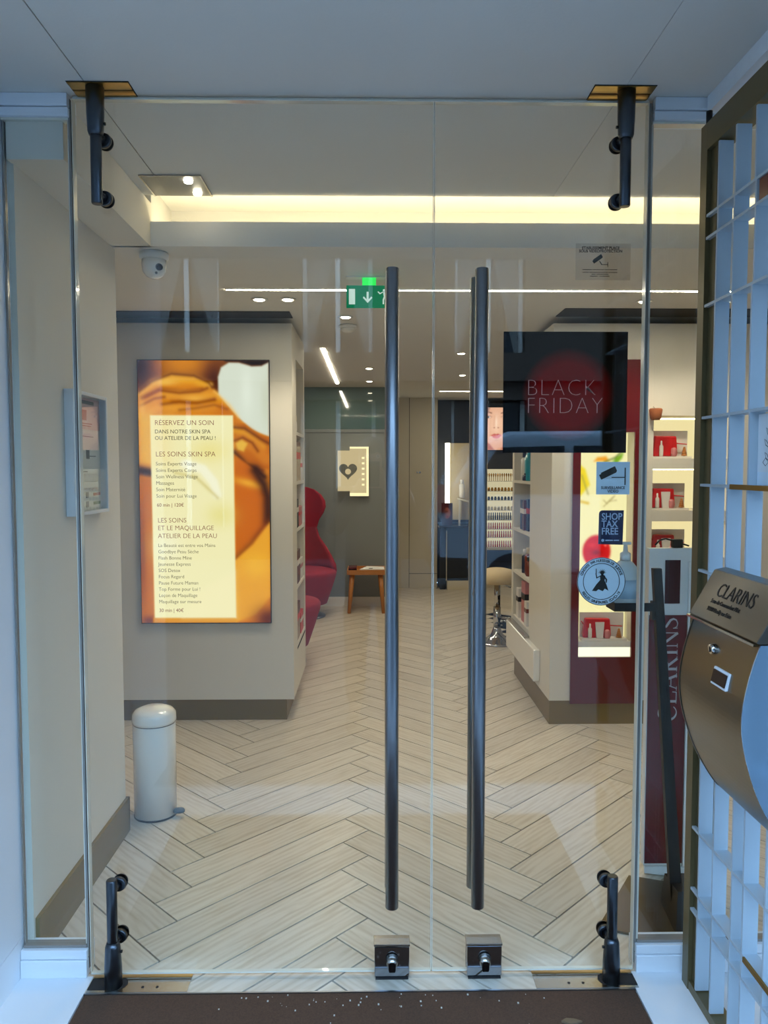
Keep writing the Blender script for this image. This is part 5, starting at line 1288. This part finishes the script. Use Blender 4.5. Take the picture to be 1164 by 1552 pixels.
# ================================================================== STREET (seen mirrored in the glass)
M['stone'] = mat('street facade stone', (86, 74, 64), 0.85, var=0.08, scale=2, bump=0.3)
M['facade_dark'] = mat('dark window glass', (34, 40, 48), 0.08, coat=0.5)
M['curtain'] = mat('white curtain', (150, 148, 144), 0.9, var=0.05, scale=8, stretch=(6, 6, 0.2))
t = thing('street_building', 'pale stone building across the street mirrored in the glass', 'building', (0, -9, 0))
holes = []
for k in range(-4, 5):
    xc = k * 2.6 - 0.6
    holes += [(xc - 0.65, xc + 0.65, 0.4, 2.6), (xc - 0.6, xc + 0.6, 3.4, 5.2)]
b = MB()
for a0, a1, z0, z1 in holes_grid(-12.5, 12.5, -0.14, 5.8, holes): b.box(a0, a1, -9.4, -9.0, z0, z1)
obj('wall', b, M['stone'], t)
for i, h in enumerate(holes):
    w = obj('window', MB().box(h[0], h[1], -9.38, -9.34, h[2], h[3]), M['facade_dark'], t)
    if i % 2:
        xm = (h[0] + h[1]) / 2
        obj('curtain', MB().prism([(h[0] + 0.03, h[2]), (h[0] + 0.12, h[2]), (xm - 0.05, h[3]), (h[0] + 0.03, h[3])], -9.335, -9.31).prism([(h[1] - 0.03, h[3]), (xm + 0.05, h[3]), (h[1] - 0.12, h[2]), (h[1] - 0.03, h[2])], -9.335, -9.31), M['curtain'], w)
    obj('frame', MB().box(h[0], h[0] + 0.07, -9.30, -9.24, h[2], h[3]).box(h[1] - 0.07, h[1], -9.30, -9.24, h[2], h[3]).box((h[0] + h[1]) / 2 - 0.04, (h[0] + h[1]) / 2 + 0.04, -9.30, -9.24, h[2], h[3]), M['white'], w)
obj('cornice', MB().box(-12.5, 12.5, -9.0, -8.8, 2.9, 3.1).box(-12.5, 12.5, -9.0, -8.8, 5.5, 5.8), M['stone'], t)
# van parked at the far kerb
vx0, vx1, vy0, vy1 = 0.75, 5.4, -6.1, -4.2
M['van'] = mat('pale blue grey van paint', (176, 190, 206), 0.2, var=0.02, coat=0.6)
t = thing('van', 'pale van parked across the street mirrored in the glass', 'van', (3.0, -5.1, -0.14))
bp = [(vx0, 0.25), (vx0 - 0.02, 0.8), (vx0 + 0.12, 1.25), (vx0 + 0.42, 1.72), (vx0 + 0.75, 1.84), (vx1 - 1.55, 1.86), (vx1 - 1.1, 1.72), (vx1 - 0.55, 1.12), (vx1 - 0.1, 0.95), (vx1, 0.75), (vx1, 0.25)]
obj('body', MB().prism(bp, vy0, vy1), M['van'], t, 0.08, 3)
def vwin(p): return obj('window', MB().prism(p, vy1 - 0.01, vy1 + 0.012), M['facade_dark'], t)
vwin([(vx0 + 0.30, 1.15), (vx0 + 1.35, 1.15), (vx0 + 1.35, 1.68), (vx0 + 0.62, 1.66)])
vwin([(vx0 + 1.45, 1.15), (vx0 + 2.6, 1.15), (vx0 + 2.6, 1.68), (vx0 + 1.45, 1.68)])
vwin([(vx0 + 2.7, 1.15), (vx1 - 0.75, 1.15), (vx1 - 1.15, 1.62), (vx0 + 2.7, 1.68)])
obj('tail_lamp', MB().box(vx0 - 0.03, vx0 + 0.08, vy1 - 0.12, vy1 + 0.01, 0.95, 1.25), M['p_red'], t)
obj('bumper', MB().box(vx0 - 0.06, vx0 + 0.3, vy0, vy1 + 0.02, 0.22, 0.45).box(vx1 - 0.3, vx1 + 0.06, vy0, vy1 + 0.02, 0.22, 0.45), M['rubber'], t, 0.03)
for wx in (vx0 + 0.8, vx1 - 0.85):
    for wy in (vy0 + 0.12, vy1 - 0.10):
        w = obj('wheel', MB().tube((wx, wy - 0.11, 0.18), (wx, wy + 0.13, 0.18), 0.32, n=28), M['rubber'], t)
        obj('hub', MB().tube((wx, wy + 0.131, 0.18), (wx, wy + 0.14, 0.18), 0.18, n=20), M['steel'], w)

# the photographer, seen only as a reflection in the glass
def skinned(name, verts, edges, radii, m, parent, root=0, sub=2):
    me = bpy.data.meshes.new(name); me.from_pydata(verts, edges, []); me.update()
    o = link(name, me, parent, m)
    o.modifiers.new('skin', 'SKIN').use_smooth_shade = True
    for i, r in enumerate(radii):
        me.skin_vertices[0].data[i].radius = (r, r) if not isinstance(r, tuple) else r
        me.skin_vertices[0].data[i].use_root = (i == root)
    sb = o.modifiers.new('smooth', 'SUBSURF'); sb.levels = sub; sb.render_levels = sub
    return o
pt = thing('person', 'person in a dark coat holding up a phone, mirrored in the glass', 'person', (0, -0.45, -0.14))
M['skin'] = mat('skin', (196, 150, 124), 0.55, var=0.05); M['coat'] = mat('dark wool coat', (34, 34, 40), 0.9, var=0.1, scale=60, bump=0.3); M['trousers'] = mat('dark jeans', (30, 36, 50), 0.9); M['hair'] = mat('dark hair', (38, 28, 24), 0.6, var=0.3, scale=80)
V = [(0, -0.46, 0.80), (0, -0.46, 1.02), (0, -0.45, 1.20), (0, -0.45, 1.345), (0, -0.43, 1.42), (0, -0.425, 1.50), (0, -0.43, 1.565), (0, -0.325, 1.482)]
E_ = [(0, 1), (1, 2), (2, 3), (3, 4), (4, 5), (5, 6), (5, 7)]
Rd = [(0.15, 0.10), (0.14, 0.095), (0.16, 0.10), 0.052, (0.062, 0.075), (0.074, 0.09), (0.062, 0.075), 0.012]
for sgn in (-1, 1):
    i = len(V)
    V += [(sgn * 0.18, -0.45, 1.265), (sgn * 0.235, -0.31, 1.06), (sgn * 0.075, -0.085, 1.33), (sgn * 0.050, -0.045, 1.372)]
    E_ += [(2, i), (i, i + 1), (i + 1, i + 2), (i + 2, i + 3)]; Rd += [0.062, 0.044, 0.028, (0.020, 0.032)]
    j = len(V)
    V += [(sgn * 0.095, -0.46, 0.76), (sgn * 0.105, -0.44, 0.36), (sgn * 0.11, -0.47, -0.06), (sgn * 0.12, -0.33, -0.108)]
    E_ += [(0, j), (j, j + 1), (j + 1, j + 2), (j + 2, j + 3)]; Rd += [0.085, 0.058, 0.040, 0.030]
skinned('body', V, E_, Rd, M['skin'], pt)
CV = [(0, -0.46, 0.62), (0, -0.46, 0.82), (0, -0.46, 1.02), (0, -0.45, 1.20), (0, -0.45, 1.31)]; CE = [(0, 1), (1, 2), (2, 3), (3, 4)]; CR = [(0.20, 0.14), (0.185, 0.13), (0.175, 0.12), (0.19, 0.125), (0.085, 0.08)]
for sgn in (-1, 1):
    i = len(CV)
    CV += [(sgn * 0.185, -0.45, 1.265), (sgn * 0.235, -0.31, 1.06), (sgn * 0.10, -0.12, 1.29)]; CE += [(3, i), (i, i + 1), (i + 1, i + 2)]; CR += [0.078, 0.060, 0.044]
skinned('coat', CV, CE, CR, M['coat'], pt, 1)
for sgn in (-1, 1):
    skinned('trouser_leg', [(sgn * 0.095, -0.46, 0.70), (sgn * 0.105, -0.44, 0.36), (sgn * 0.11, -0.465, -0.02)], [(0, 1), (1, 2)], [0.100, 0.074, 0.062], M['trousers'], pt)
    obj('shoe', MB().lathe([(0.048, 0.001), (0.052, 0.02), (0.045, 0.055), (0.02, 0.085)], (sgn * 0.118, -0.385, -0.139), 20, 0.95, 2.5), M['black'], pt)
    for k, ln in enumerate((0.066, 0.074, 0.070, 0.058)):
        z = 1.435 - k * 0.021
        skinned('finger', [(sgn * 0.056, -0.050, z - 0.030), (sgn * 0.058, -0.030, z - 0.012), (sgn * (0.054 - ln * 0.2), -0.012 - 0.004, z)], [(0, 1), (1, 2)], [0.010, 0.009, 0.008], M['skin'], pt, 0, 1)
    skinned('thumb', [(sgn * 0.050, -0.060, 1.355), (sgn * 0.040, -0.045, 1.375), (sgn * 0.026, -0.034, 1.392)], [(0, 1), (1, 2)], [0.012, 0.010, 0.009], M['skin'], pt, 0, 1)
    obj('eye', MB().sphere((sgn * 0.031, -0.343, 1.507), 0.011, 12, 8), M['print_white'], pt)
    obj('iris', MB().sphere((sgn * 0.031, -0.334, 1.507), 0.005, 10, 6), M['print_black'], pt)
    obj('ear', MB().sphere((sgn * 0.077, -0.43, 1.49), 0.026, 12, 8, 1.2, 0.4, 0.8), M['skin'], pt)
obj('lips', MB().sphere((0, -0.340, 1.435), 0.022, 14, 8, 0.35, 1.0, 0.5), M['pack_pink'], pt)
hr = MB(); hr.lathe([(0.001, 0.098), (0.045, 0.090), (0.078, 0.062), (0.090, 0.02), (0.088, -0.03), (0.078, -0.09), (0.070, -0.12)], (0, -0.447, 1.53), 28, 0.98, 1.08)
obj('hair', hr, M['hair'], pt)
ph = thing('phone', 'dark phone held up by the mirrored person', 'phone', (0, -0.02, 1.36))
obj('case', MB().box(-0.038, 0.038, -0.026, -0.018, 1.335, 1.475), M['black_gloss'], ph, 0.003)

flush_texts()
